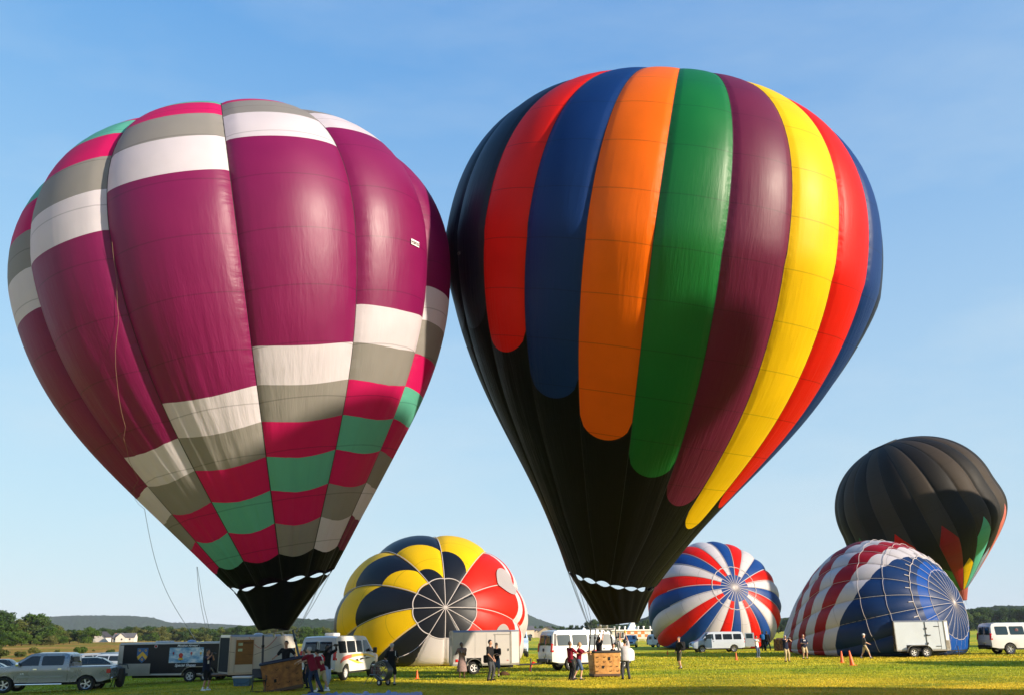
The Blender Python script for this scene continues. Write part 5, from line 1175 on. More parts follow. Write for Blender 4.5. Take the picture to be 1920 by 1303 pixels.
def minib(x, z, s, c):
    MB().prism([(x + s * .5 * math.sin(a) * (1 if math.cos(a) > -.2 else .75), z + s * .6 * math.cos(a)) for a in np.linspace(0, 6.28, 15)[:-1]], ny_(.013), ny_(.017)).build('painted_balloon', c, t1)
    MB().box((x, -Wt / 2 - .015, z - s * .85), (s * .3, .006, s * .2)).build('painted_basket', M_plast, t1)
minib(pcx - .72, 1.52, .12, mat('deep_red', (.25, .01, .03), .4, var=0)); minib(pcx - .30, 1.38, .26, M_redl); minib(pcx + .28, 1.5, .14, mat('salmon_red', (.6, .12, .1), .4, var=0)); minib(pcx + .80, 1.50, .12, M_gold)
MB().box((pcx - .30, -Wt / 2 - .020, 1.22), (.26, .004, .10)).build('painted_band', M_gold, t1)
text('Monahan Airways', .155, M_whitetext, t1, (pcx + .02, -Wt / 2 - .012, 1.87), (R_(90), 0, 0), shear=.3); text('Special Shapes', .20, M_whitetext, t1, (pcx - .02, -Wt / 2 - .012, .83), (R_(90), 0, 0), shear=.3)
MB().ell((x0 + 3.6, 0, 2.10), (.24, .24, .12), 14, 8).build('roof_vent', mat('vent_blue', (.25, .32, .42), .4), t1, smooth=True)
MB().box((x0 + 2.2, -.3, 2.13), (.8, .7, .09), bev=.02).build('roof_hatch', M_tw, t1); MB().box((x1 - .5, -.3, 2.13), (.8, .7, .09), bev=.02).build('roof_hatch', M_tw, t1)

# white trailer with open doors
p = G(482, 1277.5); Wt = 1.75
t2 = empty('trailer', (p.x - .15, p.y + .55, 0), R_(33), label='off-white trailer with brown plywood door panel and dark open tail, left of the tilted basket', cat='trailer')
M_to = paint('trailercream', (.54, .50, .44)); x0, x1 = trailer(t2, 3.5, Wt, .40, 2.22, M_to, None, None, (.55,), 'black', 'wedge', nv=.75)
M_ply = mat('plywood', (.24, .115, .03), .6, 0, .4, .25, 4, stretch=(1, 1, 5))
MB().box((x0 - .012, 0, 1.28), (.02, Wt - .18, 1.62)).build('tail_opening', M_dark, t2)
rd = MB(); rd.box((x0 - .55, .0, .36), (1.05, Wt - .1, .05)); rd.build('ramp', mat('ramp_wood', (.16, .09, .05), .7), t2)
sidep(t2, 'side_door', x0 + .72, 1.24, 1.0, 1.56, Wt, M_to, .03); sidep(t2, 'plywood_panel', x0 + .72, 1.40, .88, 1.16, Wt, M_ply, .045)
for xx_ in (x0 + .26, x0 + 1.18): sidep(t2, 'door_post', xx_, 1.26, .035, 1.6, Wt, M_alu, .06)
for zz_ in (1.55, 1.28): sidep(t2, 'sticker', x0 + .50, zz_ + .22, .22, .13, Wt, mat('sticker_green', (.45, .55, .35), .5, var=.4, vscale=9), .05)
text('MASCOT', .11, mat('dark_print', (.05, .02, .01), .6, var=0), t2, (x0 + .88, -Wt / 2 - .055, 1.80), (R_(90), 0, 0))
MB().ell((x0 + 1.7, .1, 2.22), (.25, .25, .08), 12, 6).build('roof_vent', M_to, t2, smooth=True)
hs = MB(); hs.tube([(x0 + .9 + .12 * i, -Wt / 2 - .03, 2.1 - .55 * math.sin(math.pi * i / 12)) for i in range(13)], .012, 5); hs.build('red_hose', mat('hose_red', (.45, .03, .02), .5, var=0), t2)
hs = MB(); hs.tube([(x0 - .2, -Wt / 2 - .03, 1.45), (x0 + 1.2, -Wt / 2 - .05, 1.25), (x0 + 2.6, -Wt / 2 - .05, 1.75)], .008, 4); hs.build('line', M_cord, t2)

# grey trailer
p = G(887, 1264); Wt = 2.0
t3 = empty('trailer', (p.x + .6, p.y + 1.2, 0), R_(9), label='plain grey single-axle trailer with bright white nose, in front of the yellow and black balloon', cat='trailer')
x0, x1 = trailer(t3, 3.75, Wt, .50, 2.28, M_tg, None, None, (-.72,), 'in', 'wedge', roofm=mat('grey_roofskin', (.25, .25, .28), .35, .5), nv=.55)
sidep(t3, 'side_door', x0 + 2.72, 1.28, .80, 1.5, Wt, M_tg, .02); sidep(t3, 'door_frame', x0 + 2.72, 2.05, .90, .04, Wt, M_alu, .03); sidep(t3, 'door_frame', x0 + 3.15, 1.28, .03, 1.5, Wt, M_alu, .03); sidep(t3, 'door_latch', x0 + 3.04, 1.25, .05, .12, Wt, M_plast, .05)
sidep(t3, 'marker_light', x0 + .22, .72, .14, .14, Wt, M_redl, .02); sidep(t3, 'marker_light', x1 - .75, .70, .12, .05, Wt, M_redl, .02)
for k in range(4): sidep(t3, 'panel_joint', x0 + .6 + .62 * k, 1.36, .012, 1.5, Wt, mat('joint_grey', (.3, .27, .25), .5, var=0), .004)

# white two-axle trailer on the right
p = G(1738, 1231.5); Wt = 2.05
t4 = empty('trailer', (p.x + .1, p.y + 1.2, 0), R_(-1), label='white two-axle trailer with hinged side door, coupled to the right-hand van', cat='trailer')
x0, x1 = trailer(t4, 4.15, Wt, .48, 2.55, paint('trailerice', (.50, .54, .58)), None, None, (-.95, -.05), 'out', 'wedge', nv=.55)
MB().box((x0 - .02, 0, 1.5), (.02, Wt - .1, 1.9)).build('tail_panel', mat('tail_copper', (.34, .23, .13), .25, .7, bump=.3, bscale=5), t4)
dx = x0 + 2.72; sidep(t4, 'side_door', dx, 1.50, .95, 1.85, Wt, paint('trailerice', (.50, .54, .58)), .03)
for xx_ in (dx - .49, dx + .49): sidep(t4, 'door_post', xx_, 1.50, .035, 1.9, Wt, M_plast, .035)
for zz_ in (2.12, .75): sidep(t4, 'hinge', dx + .32, zz_, .38, .05, Wt, M_plast, .06)
for zz_ in (1.98, 1.52, .95): sidep(t4, 'latch', dx - .46, zz_, .12, .13, Wt, M_plast, .07)
sidep(t4, 'latch_bar', dx - .34, 1.52, .34, .05, Wt, M_plast, .09)
sidep(t4, 'stone_guard', x1 - .42, .85, .22, .6, Wt, M_alu, .012); MB().ell((-.0, 0, 2.56), (.35, .35, .14), 14, 8).build('roof_vent', M_tw, t4, smooth=True)
# ------------------------------------------------------------------ people
SKIN = {'light': mat('skin_light', (.55, .30, .20), .5, var=.06), 'tan': mat('skin_tan', (.42, .21, .13), .5, var=.06), 'dark': mat('skin_dark', (.10, .05, .03), .5, var=.06)}
CL = dict(black=(.010, .010, .012), navy=(.010, .014, .035), maroon=(.16, .006, .018), khaki=(.42, .33, .20), jeans=(.020, .032, .065), light=(.30, .35, .45), white=(.72, .70, .68),
          grey=(.40, .38, .40), charcoal=(.045, .047, .052), denim=(.06, .09, .16), floral=(.22, .15, .14), blue=(.02, .12, .32), brown=(.08, .04, .02), olive=(.06, .06, .035), red=(.55, .015, .02), teal=(.01, .10, .12))
def cloth(n): return mat('cloth_' + n, CL[n], .85, 0, .2, .3 if n == 'floral' else .12, 14 if n == 'floral' else 5, bump=.35, bscale=9)
HAIRM = dict(dark=mat('hair_dark', (.012, .009, .007), .5, bump=.5), brown=mat('hair_brown', (.06, .03, .015), .5, bump=.5), blond=mat('hair_blond', (.42, .24, .09), .5, bump=.5), greyh=mat('hair_grey', (.32, .31, .30), .6, bump=.5))
BAKE = []
def capsule(mb, a, b, ra, rb, n=10):
    a, b = Vector(a), Vector(b); d = b - a; L_ = d.length
    q = d.to_track_quat('Z', 'Y').to_matrix() if L_ > 1e-6 else Matrix.Identity(3)
    pf = [(ra * math.sin(t), -ra * math.cos(t)) for t in (0.01, .6, 1.1)] + [(ra, 0), (rb, L_)] + [(rb * math.sin(t), L_ + rb * math.cos(t)) for t in (1.1, .6, .01)]
    mb.lathe(pf, n, Matrix.Translation(a) @ q.to_4x4())
def spine(mb, secs, right, fwd):
    """elliptical tube: secs = (centre, half width, half depth)"""
    n = 14; V = []
    for c, rx, ry in secs:
        for k in range(n):
            a = 2 * math.pi * k / n; V.append(Vector(c) + right * math.cos(a) * rx + fwd * math.sin(a) * ry)
    Fc = [(i * n + k, i * n + (k + 1) % n, (i + 1) * n + (k + 1) % n, (i + 1) * n + k) for i in range(len(secs) - 1) for k in range(n)]
    Fc.append(tuple(range(n - 1, -1, -1))); Fc.append(tuple((len(secs) - 1) * n + k for k in range(n))); mb.add(V, Fc)
def remeshed(name, mb, m_, parent, vox, it=3):
    o = mb.build(name, m_, parent); r = o.modifiers.new('r', 'REMESH'); r.mode = 'VOXEL'; r.voxel_size = vox; r.use_smooth_shade = True
    s = o.modifiers.new('s', 'SMOOTH'); s.iterations = it; s.factor = .5; BAKE.append(o); return o
def ik(a, b, l1, l2, hint):
    a, b = Vector(a), Vector(b); d = b - a; L_ = d.length; mx_ = (l1 + l2) * .995
    if L_ > mx_: b = a + d * (mx_ / L_); d = b - a; L_ = mx_
    k = (l1 * l1 - l2 * l2 + L_ * L_) / (2 * L_); h = math.sqrt(max(0, l1 * l1 - k * k)); u = d / L_
    w = Vector(hint) - u * Vector(hint).dot(u); w.normalize(); return a + u * k + w * h, b
def person(px, py, label, az=0, H=1.75, skin='light', shirt='black', legs='jeans', short=False, sleeve=.5, hair='dark', hat=None, lean=0, look=0, tiltup=0, lh=(-.25, .05, .85), rh=(.25, .05, .85), lf=(-.11, 0), rf=(.11, 0), fat=1.0,
           dress=False, long_hair=False, shoes='black', pos=None, props=(), z_off=0, group=None, knee=.12, tail=False):
    """az: azimuth faced (0 towards the camera, 90 right, 180 away); hands/feet in metres for a 1.75 m body: x right, y forward, z up"""
    g = pos or G(px, py); s = H / 1.75
    root = empty('person', (g[0], g[1], g[2] + z_off), R_(az - 180), label=label, cat='person', group=group); root.scale = (s, s, s)
    S_, Cc_ = math.sin(R_(lean)), math.cos(R_(lean)); ex = Vector((1, 0, 0)); ef = Vector((0, Cc_, -S_)); eu = Vector((0, S_, Cc_))
    crouch = 0; pel = Vector((0, -S_ * .12, .93)); P = lambda u_, x=0, f=0: pel + eu * u_ + ex * x + ef * f
    neck = P(.56); hd = P(.56) + Vector((math.sin(R_(look)) * .02, .02 + S_ * .04, .125)); tl = R_(look); tu = R_(tiltup)
    Rh = Euler((tu, 0, -tl)).to_matrix(); hf = Rh @ Vector((0, 1, 0)); hu = Rh @ Vector((0, 0, 1)); hr = Rh @ Vector((1, 0, 0)); hd = neck + Vector((0, .015, 0)) + hu * .135
    b = MB(); f = fat
    spine(b, [(P(-.10), .13 * f, .095 * f), (P(0), .160 * f, .11 * f), (P(.12), .145 * f, .105 * f), (P(.25), .155 * f, .11 * f), (P(.38), .175, .115), (P(.47), .165, .10), (P(.53), .08, .07)], ex, ef)
    capsule(b, P(.50), hd - hu * .04, .056, .052)
    M3 = Matrix((hr, hf, hu)).transposed().to_4x4()
    b.ell(hd + hu * .015, (.075, .093, .108), 14, 10, M3); b.ell(hd + hf * .025 - hu * .06, (.050, .062, .052), 10, 7, M3)      # skull, jaw
    capsule(b, hd + hf * .088 + hu * .012, hd + hf * .112 - hu * .018, .009, .015, 6); b.ell(hd + hf * .092 - hu * .052, (.026, .012, .010), 8, 5, M3)   # nose, lips
    for sd in (-1, 1): b.ell(hd + hr * sd * .078 - hu * .002, (.012, .020, .030), 6, 5, M3)
    shirtm, pants = MB(), MB(); hands = MB(); arms = []
    for sd, tgt in ((-1, lh), (1, rh)):
        sh = P(.47, sd * .185); el, ha = ik(sh, Vector(tgt), .29, .25, (sd * .55, -.55, -.5))
        capsule(b, P(.45, sd * .11), sh, .075, .062); capsule(b, sh, el, .053, .042); capsule(b, el, ha, .042, .027)
        dr_ = (ha - el).normalized(); sidev = dr_.cross(Vector((0, 0, 1)));
        if sidev.length < .1: sidev = Vector((1, 0, 0))
        sidev.normalize(); pn = sidev.cross(dr_); pc = ha + dr_ * .045
        b.ell(pc, (.040, .020, .050), 8, 6, Matrix((sidev, pn, dr_)).transposed().to_4x4())
        for k, ln_ in enumerate((.062, .074, .070, .054)):
            b0 = ha + dr_ * .078 + sidev * (-.030 + .020 * k); b1 = b0 + dr_ * ln_ * .5 - pn * .008; b2 = b1 + dr_ * ln_ * .42 - pn * .028
            hands.tube([b0 - dr_ * .02, b0, b1, b2], [.0095, .0095, .0085, .0065], 5)
        t0 = ha + dr_ * .02 - sidev * .034; hands.tube([t0 + sidev * .015, t0, t0 + dr_ * .035 - sidev * .022 - pn * .01, t0 + dr_ * .062 - sidev * .020 - pn * .022], [.013, .012, .010, .008], 5)
        # sleeve
        capsule(shirtm, P(.45, sd * .10), sh, .088, .076)
        if sleeve > 0:
            if sleeve <= .5: capsule(shirtm, sh, sh.lerp(el, min(1, sleeve * 1.6)), .076, .068)
            else: capsule(shirtm, sh, el, .074, .058); capsule(shirtm, el, el.lerp(ha, .9), .056, .042)
        arms.append(ha)
    kn = []
    for sd, ft in ((-1, lf), (1, rf)):
        hip = P(-.02, sd * .088); an_ = Vector((ft[0], ft[1], .085 + (ft[2] if len(ft) > 2 else 0))); kk, an_ = ik(hip, an_, .44, .42, (sd * .12, 1, 0))
        capsule(b, hip, kk, .082 * f ** .5, .055); capsule(b, kk, kk.lerp(an_, .35), .053, .054); capsule(b, kk.lerp(an_, .3), an_, .055, .036); capsule(b, an_, an_ + Vector((0, .10, -.035)), .036, .03)
        if short: capsule(pants, hip, kk.lerp(hip, .02), .108 * f ** .5, .088); 
        else: capsule(pants, hip, kk, .100 * f ** .5, .074); capsule(pants, kk, an_ + Vector((0, 0, .0)), .074, .062)
        so = MB(); so.ell(an_ + Vector((0, .055, -.045)), (.046, .135, .042), 10, 7); so.box(an_ + Vector((0, .055, -.070)), (.085, .255, .030), bev=.01)
        so.build('shoe', cloth(shoes), root, smooth=True)
        if short and legs != 'none': 
            so = MB(); so.tube([an_ + Vector((0, .0, -.02)), an_.lerp(kk, .18)], [.044, .045], 8); so.build('sock', cloth('white' if shoes == 'white' else 'grey'), root, smooth=True)
    vox = .022
    remeshed('body', b, SKIN[skin], root, vox, 4)
    hands.build('fingers', SKIN[skin], root, smooth=True, fix=False)
    ey = MB()
    for sd in (-1, 1): ey.ell(hd + hf * .088 + hr * sd * .030 + hu * .022, (.011, .007, .006), 6, 4, M3)
    ey.build('eyes', mat('eye', (.02, .015, .012), .2, var=0), root, smooth=True, fix=False)
    spine(shirtm, [(P(-.13 if not dress else -.02), .175 * f, .125 * f), (P(0), .178 * f, .128 * f), (P(.12), .165 * f, .123 * f), (P(.25), .172 * f, .128 * f), (P(.38), .19, .13), (P(.47), .178, .115), (P(.515), .095, .082)], ex, ef)
    remeshed('shirt' if not dress else 'dress_top', shirtm, cloth(shirt), root, .026, 3)
    spine(pants, [(P(-.16), .12 * f, .10 * f), (P(-.05), .170 * f, .122 * f), (P(.06), .166 * f, .118 * f)], ex, ef)
    if dress:
        dm = MB(); spine(dm, [(Vector((0, 0, .32)), .27, .24), (Vector((0, 0, .6)), .235, .20), (P(-.06), .19, .14), (P(.12), .165, .12)], ex, ef); remeshed('dress', dm, cloth(shirt), root, .028, 3)
    else: remeshed('trousers' if not short else 'shorts', pants, cloth(legs), root, .026, 3)
    if hair and hair != 'bald':
        h = MB(); h.ell(hd + hu * .032 - hf * .014, (.084, .098, .104), 12, 8, M3)
        if long_hair: capsule(h, hd - hf * .055, hd - hf * .085 - hu * .20, .068, .055)
        if tail: capsule(h, hd - hf * .08 + hu * .02, hd - hf * .14 - hu * .14, .03, .022)
        h2 = h.build('hair', HAIRM[hair], root, smooth=True)
        bmx = bmesh.new(); bmx.from_mesh(h2.data); bmesh.ops.delete(bmx, geom=[v for v in bmx.verts if (v.co - hd).dot(hf) > .045 and (v.co - hd).dot(hu) < .062], context='VERTS'); bmx.to_mesh(h2.data); bmx.free()
    if hat:
        h = MB(); h.ell(hd + hu * .060 - hf * .004, (.090, .102, .080), 12, 8, M3)
        if hat[1] == 'cap': h.add([hd + hf * .06 + hu * .055 + hr * -.07, hd + hf * .06 + hu * .055 + hr * .07, hd + hf * .175 + hu * .045 + hr * .05, hd + hf * .175 + hu * .045 - hr * .05] + [hd + hf * .06 + hu * .070 + hr * -.07, hd + hf * .06 + hu * .070 + hr * .07, hd + hf * .175 + hu * .055 + hr * .05, hd + hf * .175 + hu * .055 - hr * .05], [(3, 2, 1, 0), (4, 5, 6, 7), (0, 1, 5, 4), (1, 2, 6, 5), (2, 3, 7, 6), (3, 0, 4, 7)])
        h.build('hat', cloth(hat[0]), root, smooth=True)
    for pr in props:
        if pr == 'camera':
            c = (arms[0] + arms[1]) / 2 + Vector((0, .08, .05)); t = tag(MB().box(c, (.14, .07, .10), bev=.012).lathe([(.0, 0), (.038, 0), (.042, .13), (.0, .13)], 10, Matrix.Translation(c) @ Matrix.Rotation(R_(-90), 4, 'X')).build('camera', M_plast, root, smooth=True))
            t.parent = None; t.matrix_world = Matrix.Translation(root.location) @ root.rotation_euler.to_matrix().to_4x4() @ Matrix.Diagonal((s, s, s, 1)); tag(t, 'black camera held up by the ' + label.split(' ', 1)[1][:60].rsplit(' ', 1)[0] if False else None, None); CAMS.append((t, label))
        if pr == 'phone':
            c = arms[1] + Vector((0, .08, .06)); t = MB().box(c, (.075, .012, .15), bev=.004).build('phone', M_plast, None); t.matrix_world = Matrix.Translation(root.location) @ root.rotation_euler.to_matrix().to_4x4() @ Matrix.Diagonal((s, s, s, 1)); CAMS.append((t, label))
    return root, P, arms
CAMS = []
def extra(root, mb, name, m_, label, cat, smooth=True):
    t = mb.build(name, m_, None, smooth=smooth); t.matrix_world = Matrix.Translation(root.location) @ root.rotation_euler.to_matrix().to_4x4() @ Matrix.Diagonal((root.scale[0],) * 3 + (1,)); return tag(t, label, cat)

# the photographer left of the white trailer
q, P, A = person(384, 1294, 'woman in navy top and black shorts aiming a camera, in front of the black trailer', 68, 1.70, 'tan', 'navy', 'black', True, .5, 'dark', lh=(.02, .30, 1.50), rh=(.10, .30, 1.50), fat=1.22, shoes='white', props=('camera',), lf=(-.16, .0), rf=(.16, 0), long_hair=False)
extra(q, MB().box((.12, .17, 1.20), (.10, .012, .14)), 'badge', cloth('white'), 'white paper badge hanging on the chest of the camera woman', 'badge')
# round the tilted basket
bL = Matrix.Translation(basL) ; cL = Vector((basL.x, basL.y, basL.z))
q, P, A = person(0, 0, 'man in black tee standing inside the tilted basket', -10, 1.78, 'tan', 'black', 'jeans', False, .5, 'dark', lh=(-.50, .18, 1.10), rh=(.42, .2, 1.10), pos=(cL.x + .02, cL.y + .12, cL.z + .18))
q, P, A = person(583, 1299, 'grey-haired person in maroon shirt and dark jeans leaning on the basket rim', -108 + 0, 1.78, 'light', 'maroon', 'jeans', False, .5, 'greyh', lean=22, lh=(-.12, .62, 1.13), rh=(.16, .60, 1.12), lf=(-.12, -.12), rf=(.12, -.42), fat=1.15)
q, P, A = person(599, 1296, 'person in maroon and khaki shorts pushing, red-strapped bag on the back', -105, 1.66, 'tan', 'maroon', 'khaki', True, .5, 'dark', lean=24, lh=(-.2, .50, 1.15), rh=(.2, .50, 1.15), lf=(-.12, .05), rf=(.12, -.35), fat=1.12, shoes='white', hat=('black', 'cap'))
extra(q, MB().box((.0, -.02, 1.12), (.28, .16, .24), bev=.04), 'shoulder_bag', cloth('khaki'), 'khaki shoulder bag on the back of the one pushing in khaki shorts', 'bag')
extra(q, MB().tube([(.14, .05, 1.48), (.17, -.06, 1.36), (.14, -.08, 1.22)], .035, 6), 'bag_strap', cloth('red'), 'red strap over the shoulder of the one pushing in khaki shorts', 'strap')
q, P, A = person(611, 1294, 'person in black top and pale jeans holding a camera up beside the tour van', 60, 1.80, 'dark', 'black', 'light', False, 1, 'dark', lh=(-.05, .38, 1.66), rh=(.18, .38, 1.68), lf=(-.10, -.10), rf=(.12, .10), fat=1.0, shoes='white', props=('camera',), long_hair=True, tiltup=8)
q, P, A = person(567, 1288, 'short-haired helper in dark clothes whose face shows over the far basket rim', -60, 1.55, 'tan', 'black', 'black', False, .5, 'brown', lean=18, lh=(-.15, .40, 1.1), rh=(.2, .40, 1.1), pos=(G(566, 1283).x, G(566, 1283).y + .7, 0))
q, P, A = person(545, 1290, 'helper in dark shirt hidden behind the tilted basket', -30, 1.4, 'tan', 'charcoal', 'jeans', pos=(cL.x + .75, cL.y + 1.5, 0), hair='brown')
# man with the fan
q, P, A = person(733, 1284, 'man in black with grey beanie and knee shorts seen from behind beside the fan', 168, 1.76, 'light', 'black', 'black', True, .5, 'greyh', hat=('grey', 'beanie'), lh=(-.24, .12, .95), rh=(.20, .22, 1.02), lf=(-.15, 0), rf=(.15, 0), shoes='black')
extra(q, MB().box((.20, -.03, 1.34), (.02, .12, .2)).box((.23, 0, 1.22), (.02, .1, .08)), 'sleeve_patch', cloth('white'), 'white patch on the right sleeve of the man by the fan', 'patch')
# by the grey trailer
q, P, A = person(866, 1271, 'woman in a long patterned dress holding a dark camera at her chest', 15, 1.72, 'dark', 'floral', 'none', True, .2, 'dark', dress=True, lh=(-.02, .22, 1.22), rh=(.22, .24, 1.24), look=-25, tiltup=18, shoes='brown', props=('camera',))
q, P, A = person(919, 1275.5, 'man in black polo and dark trousers with a bag at his hip, facing right', 62, 1.84, 'tan', 'black', 'charcoal', False, .5, 'dark', lh=(-.22, .10, .92), rh=(.24, .24, .96), fat=1.2, lf=(-.10, .04), rf=(.11, -.04))
extra(q, MB().box((-.05, -.22, .92), (.34, .16, .34), bev=.05).tube([(-.15, -.15, 1.1), (-.05, .0, 1.45), (.12, .10, 1.40)], .02, 6), 'hip_bag', cloth('black'), 'black satchel hanging at the hip of the man in black polo', 'bag')
q, P, A = person(931, 1268.5, 'woman in black tee and dark shorts with folded hands left of the trailer door', 10, 1.66, 'light', 'black', 'denim', True, .5, 'blond', lh=(-.04, .26, 1.12), rh=(.06, .26, 1.18), long_hair=True, look=20)
tag(MB().ell((0, 0, .10), (.24, .13, .12), 12, 7).ell((.2, .02, .06), (.10, .08, .07), 8, 6).build('duffel_bag', cloth('brown'), None, smooth=True, loc=G(945, 1266)), 'brown duffel bag lying on the grass right of the woman in black', 'bag')
# round the upright basket
cR = Vector(basR)
q, P, A = person(1069, 1275, 'person in dark maroon with back to us at the far left of the light basket', 120, 1.72, 'tan', 'maroon', 'black', False, .5, 'brown', lh=(-.1, .3, 1.2), rh=(.2, .45, 1.2), pos=(G(1071, 1275).x, G(1071, 1275).y + .2, 0))
q, P, A = person(1087, 1274, 'blond woman in maroon shirt and denim shorts holding the left basket corner', 75, 1.68, 'light', 'maroon', 'denim', True, .5, 'blond', lean=5, lh=(.0, .50, 1.22), rh=(.14, .46, 1.26), lf=(-.12, -.32), rf=(.12, .08), tail=True, shoes='charcoal')
extra(q, MB().ell((.08, .58, 1.28), (.06, .07, .07), 8, 6), 'glove', mat('glove_tan', (.45, .28, .10), .7), 'tan leather glove of the blond woman at the basket', 'glove')
q, P, A = person(0, 0, 'pilot in black with both arms raised to the burner inside the light basket', 120, 1.80, 'tan', 'black', 'black', False, .3, 'dark', lh=(-.05, .14, 1.93), rh=(.20, .16, 1.93), pos=(cR.x - .22, cR.y + .1, .10))
q, P, A = person(0, 0, 'passenger in black with white scarf crouching at the right inside the light basket', 60, 1.50, 'light', 'black', 'black', False, .5, 'brown', lean=10, lh=(-.1, .3, 1.0), rh=(.2, .25, 1.05), pos=(cR.x + .42, cR.y + .15, .06))
MBt = MB(); MBt.lathe([(0, 0), (.13, 0), (.14, .04), (.14, .72), (.10, .80), (.05, .82), (.05, .88), (0, .88)], 16); tag(MBt.build('propane_tank', mat('tank_red', (.60, .02, .01), .35), None, smooth=True, loc=(cR.x - .46, cR.y + .05, .45)), 'red propane cylinder standing in the light wicker basket', 'gas cylinder')
q, P, A = person(1174, 1273, 'man in loose pale shirt reaching both arms up, right of the light basket', 192, 1.80, 'tan', 'grey', 'charcoal', False, .5, 'dark', lh=(-.16, .12, 1.90), rh=(.12, .18, 1.97), lf=(-.15, 0), rf=(.18, .05), fat=1.15, tiltup=20)
extra(q, MB().ell((.12, .2, 2.06), (.05, .05, .07), 8, 6), 'glove', mat('glove_yellow', (.60, .38, .04), .7), 'yellow glove on the raised hand of the man in the pale shirt', 'glove')
q, P, A = person(0, 0, 'helper in black cap raising an arm behind the man in the pale shirt', 200, 1.78, 'light', 'white', 'black', False, .5, None, hat=('black', 'cap'), lh=(-.1, .2, 1.85), rh=(.2, .2, 1.6), pos=(cR.x + .90, cR.y + .5, .12))
# middle distance
q, P, A = person(1276, 1253, 'walker in black jacket and dark shorts with a black rucksack, looking up left', -60, 1.78, 'light', 'black', 'olive', True, 1, 'brown', lh=(-.28, .14, 1.0), rh=(.22, .1, .95), lf=(-.12, .05), rf=(.12, -.12), tiltup=10)
extra(q, MB().box((0, -.24, 1.22), (.34, .24, .50), bev=.08), 'rucksack', cloth('black'), 'black rucksack on the back of the walker looking up', 'bag')
person(1421, 1232, 'woman in white top and blue jeans taking a picture with her phone', 30, 1.62, 'tan', 'white', 'denim', False, .5, 'dark', lh=(.0, .32, 1.42), rh=(.08, .32, 1.45), props=('phone',), lf=(-.1, 0), rf=(.12, .02), shoes='white')
q, P, A = person(1432, 1219, 'dark figure with a bright blue rucksack between two bystanders', 170, 1.85, 'dark', 'black', 'black', hair='dark')
extra(q, MB().box((0, -.22, 1.22), (.34, .22, .48), bev=.08), 'rucksack', cloth('blue'), 'bright blue rucksack in the small group by the pinwheel balloon', 'bag')
person(1440, 1219, 'figure in black with legs apart beside the blue rucksack', 150, 1.85, 'dark', 'black', 'black', hair='dark', lf=(-.2, 0), rf=(.22, .1), sleeve=1)
person(1476, 1240, 'man in navy shirt and khaki trousers with hands raised to a camera', 20, 1.70, 'light', 'navy', 'khaki', False, .5, 'greyh', lh=(-.12, .30, 1.50), rh=(-.02, .30, 1.52), props=('camera',), fat=1.15, lf=(-.14, 0), rf=(.14, 0), shoes='brown')
q, P, A = person(1510, 1235, 'bald man in navy tee with white print and khaki shorts holding a cup', 10, 1.70, 'light', 'navy', 'khaki', True, .5, 'bald', lh=(-.16, .26, 1.12), rh=(.12, .26, 1.10), fat=1.2, lf=(-.15, 0), rf=(.15, 0))
extra(q, MB().box((0, .155, 1.32), (.18, .02, .10)), 'shirt_print', cloth('grey'), 'pale print on the chest of the bald man in navy', 'print')
person(1624, 1234.5, 'man in white cap, dark tee and pale shorts striding to the right', 78, 1.70, 'light', 'charcoal', 'khaki', True, .5, 'greyh', hat=('white', 'cap'), lh=(-.15, .28, 1.05), rh=(.2, .3, 1.05), lf=(-.08, -.34), rf=(.08, .32), shoes='charcoal')
for t, lab in CAMS: t['label'] = (t.name.split('.')[0] + ' held by the ' + lab); t['label'] = ' '.join(t['label'].split()[:15]); t['category'] = t.name.split('.')[0]

# ------------------------------------------------------------------ small things
M_cone = mat('cone_orange', (.85, .11, .01), .5)
def cone(px, py, h, label, tip=0):
    g = G(px, py); c = empty('traffic_cone', g, 0, label=label, cat='traffic cone', group='orange cones on the grass'); c.rotation_euler = (0, R_(tip), 0)
    MB().lathe([(h * .20, .02), (h * .17, .03), (h * .045, h), (h * .03, h), (0, h)], 16).build('body', M_cone, c, smooth=True); MB().box((0, 0, .012), (h * .55, h * .55, .024), bev=.008).build('foot', M_cone, c)
cone(782, 1272, .42, 'orange cone below the white foot of the yellow and black balloon'); cone(1252, 1227, .40, 'small orange cone left of the walker with the rucksack'); cone(1381, 1237, .52, 'orange cone in front of the pale blue-white van')
cone(1579, 1242, .72, 'duller orange cone, left of the pair below the striped balloon', 2); cone(1598, 1247, .84, 'brighter leaning orange cone, right of the pair below the striped balloon', -6)
# inflation fan
g = G(714, 1284); fn = empty('inflator_fan', g, R_(-35), label='petrol inflation fan on small wheels beside the man in the beanie', cat='fan')
Mx = Matrix.Rotation(R_(90), 4, 'X')
MB().lathe([(.40, -.16), (.44, -.18), (.45, 0), (.44, .18), (.40, .16), (.40, -.16)], 28, Matrix.Translation((.12, 0, .62)) @ Mx, cap=False).build('shroud', mat('fan_grey', (.09, .10, .11), .35, .5), fn, smooth=True)
gr = MB()
for r_ in (.1, .2, .3, .38): gr.tube([(.12 + r_ * math.cos(a), -.19, .62 + r_ * math.sin(a)) for a in np.linspace(0, 6.28, 25)[:-1]], .007, 4, close=True)
for k in range(8): a = k * math.pi / 4; gr.tube([(.12, -.19, .62), (.12 + .43 * math.cos(a), -.19, .62 + .43 * math.sin(a))], .007, 4)
gr.build('guard', M_steel, fn)
bl = MB()
for k in range(4):
    a = k * math.pi / 2 + .4; bl.add([(.12, -.02, .62), (.12 + .38 * math.cos(a), -.05, .62 + .38 * math.sin(a)), (.12 + .38 * math.cos(a + .45), .05, .62 + .38 * math.sin(a + .45)), (.12 + .1 * math.cos(a + .8), .03, .62 + .1 * math.sin(a + .8))], [(0, 1, 2, 3)])
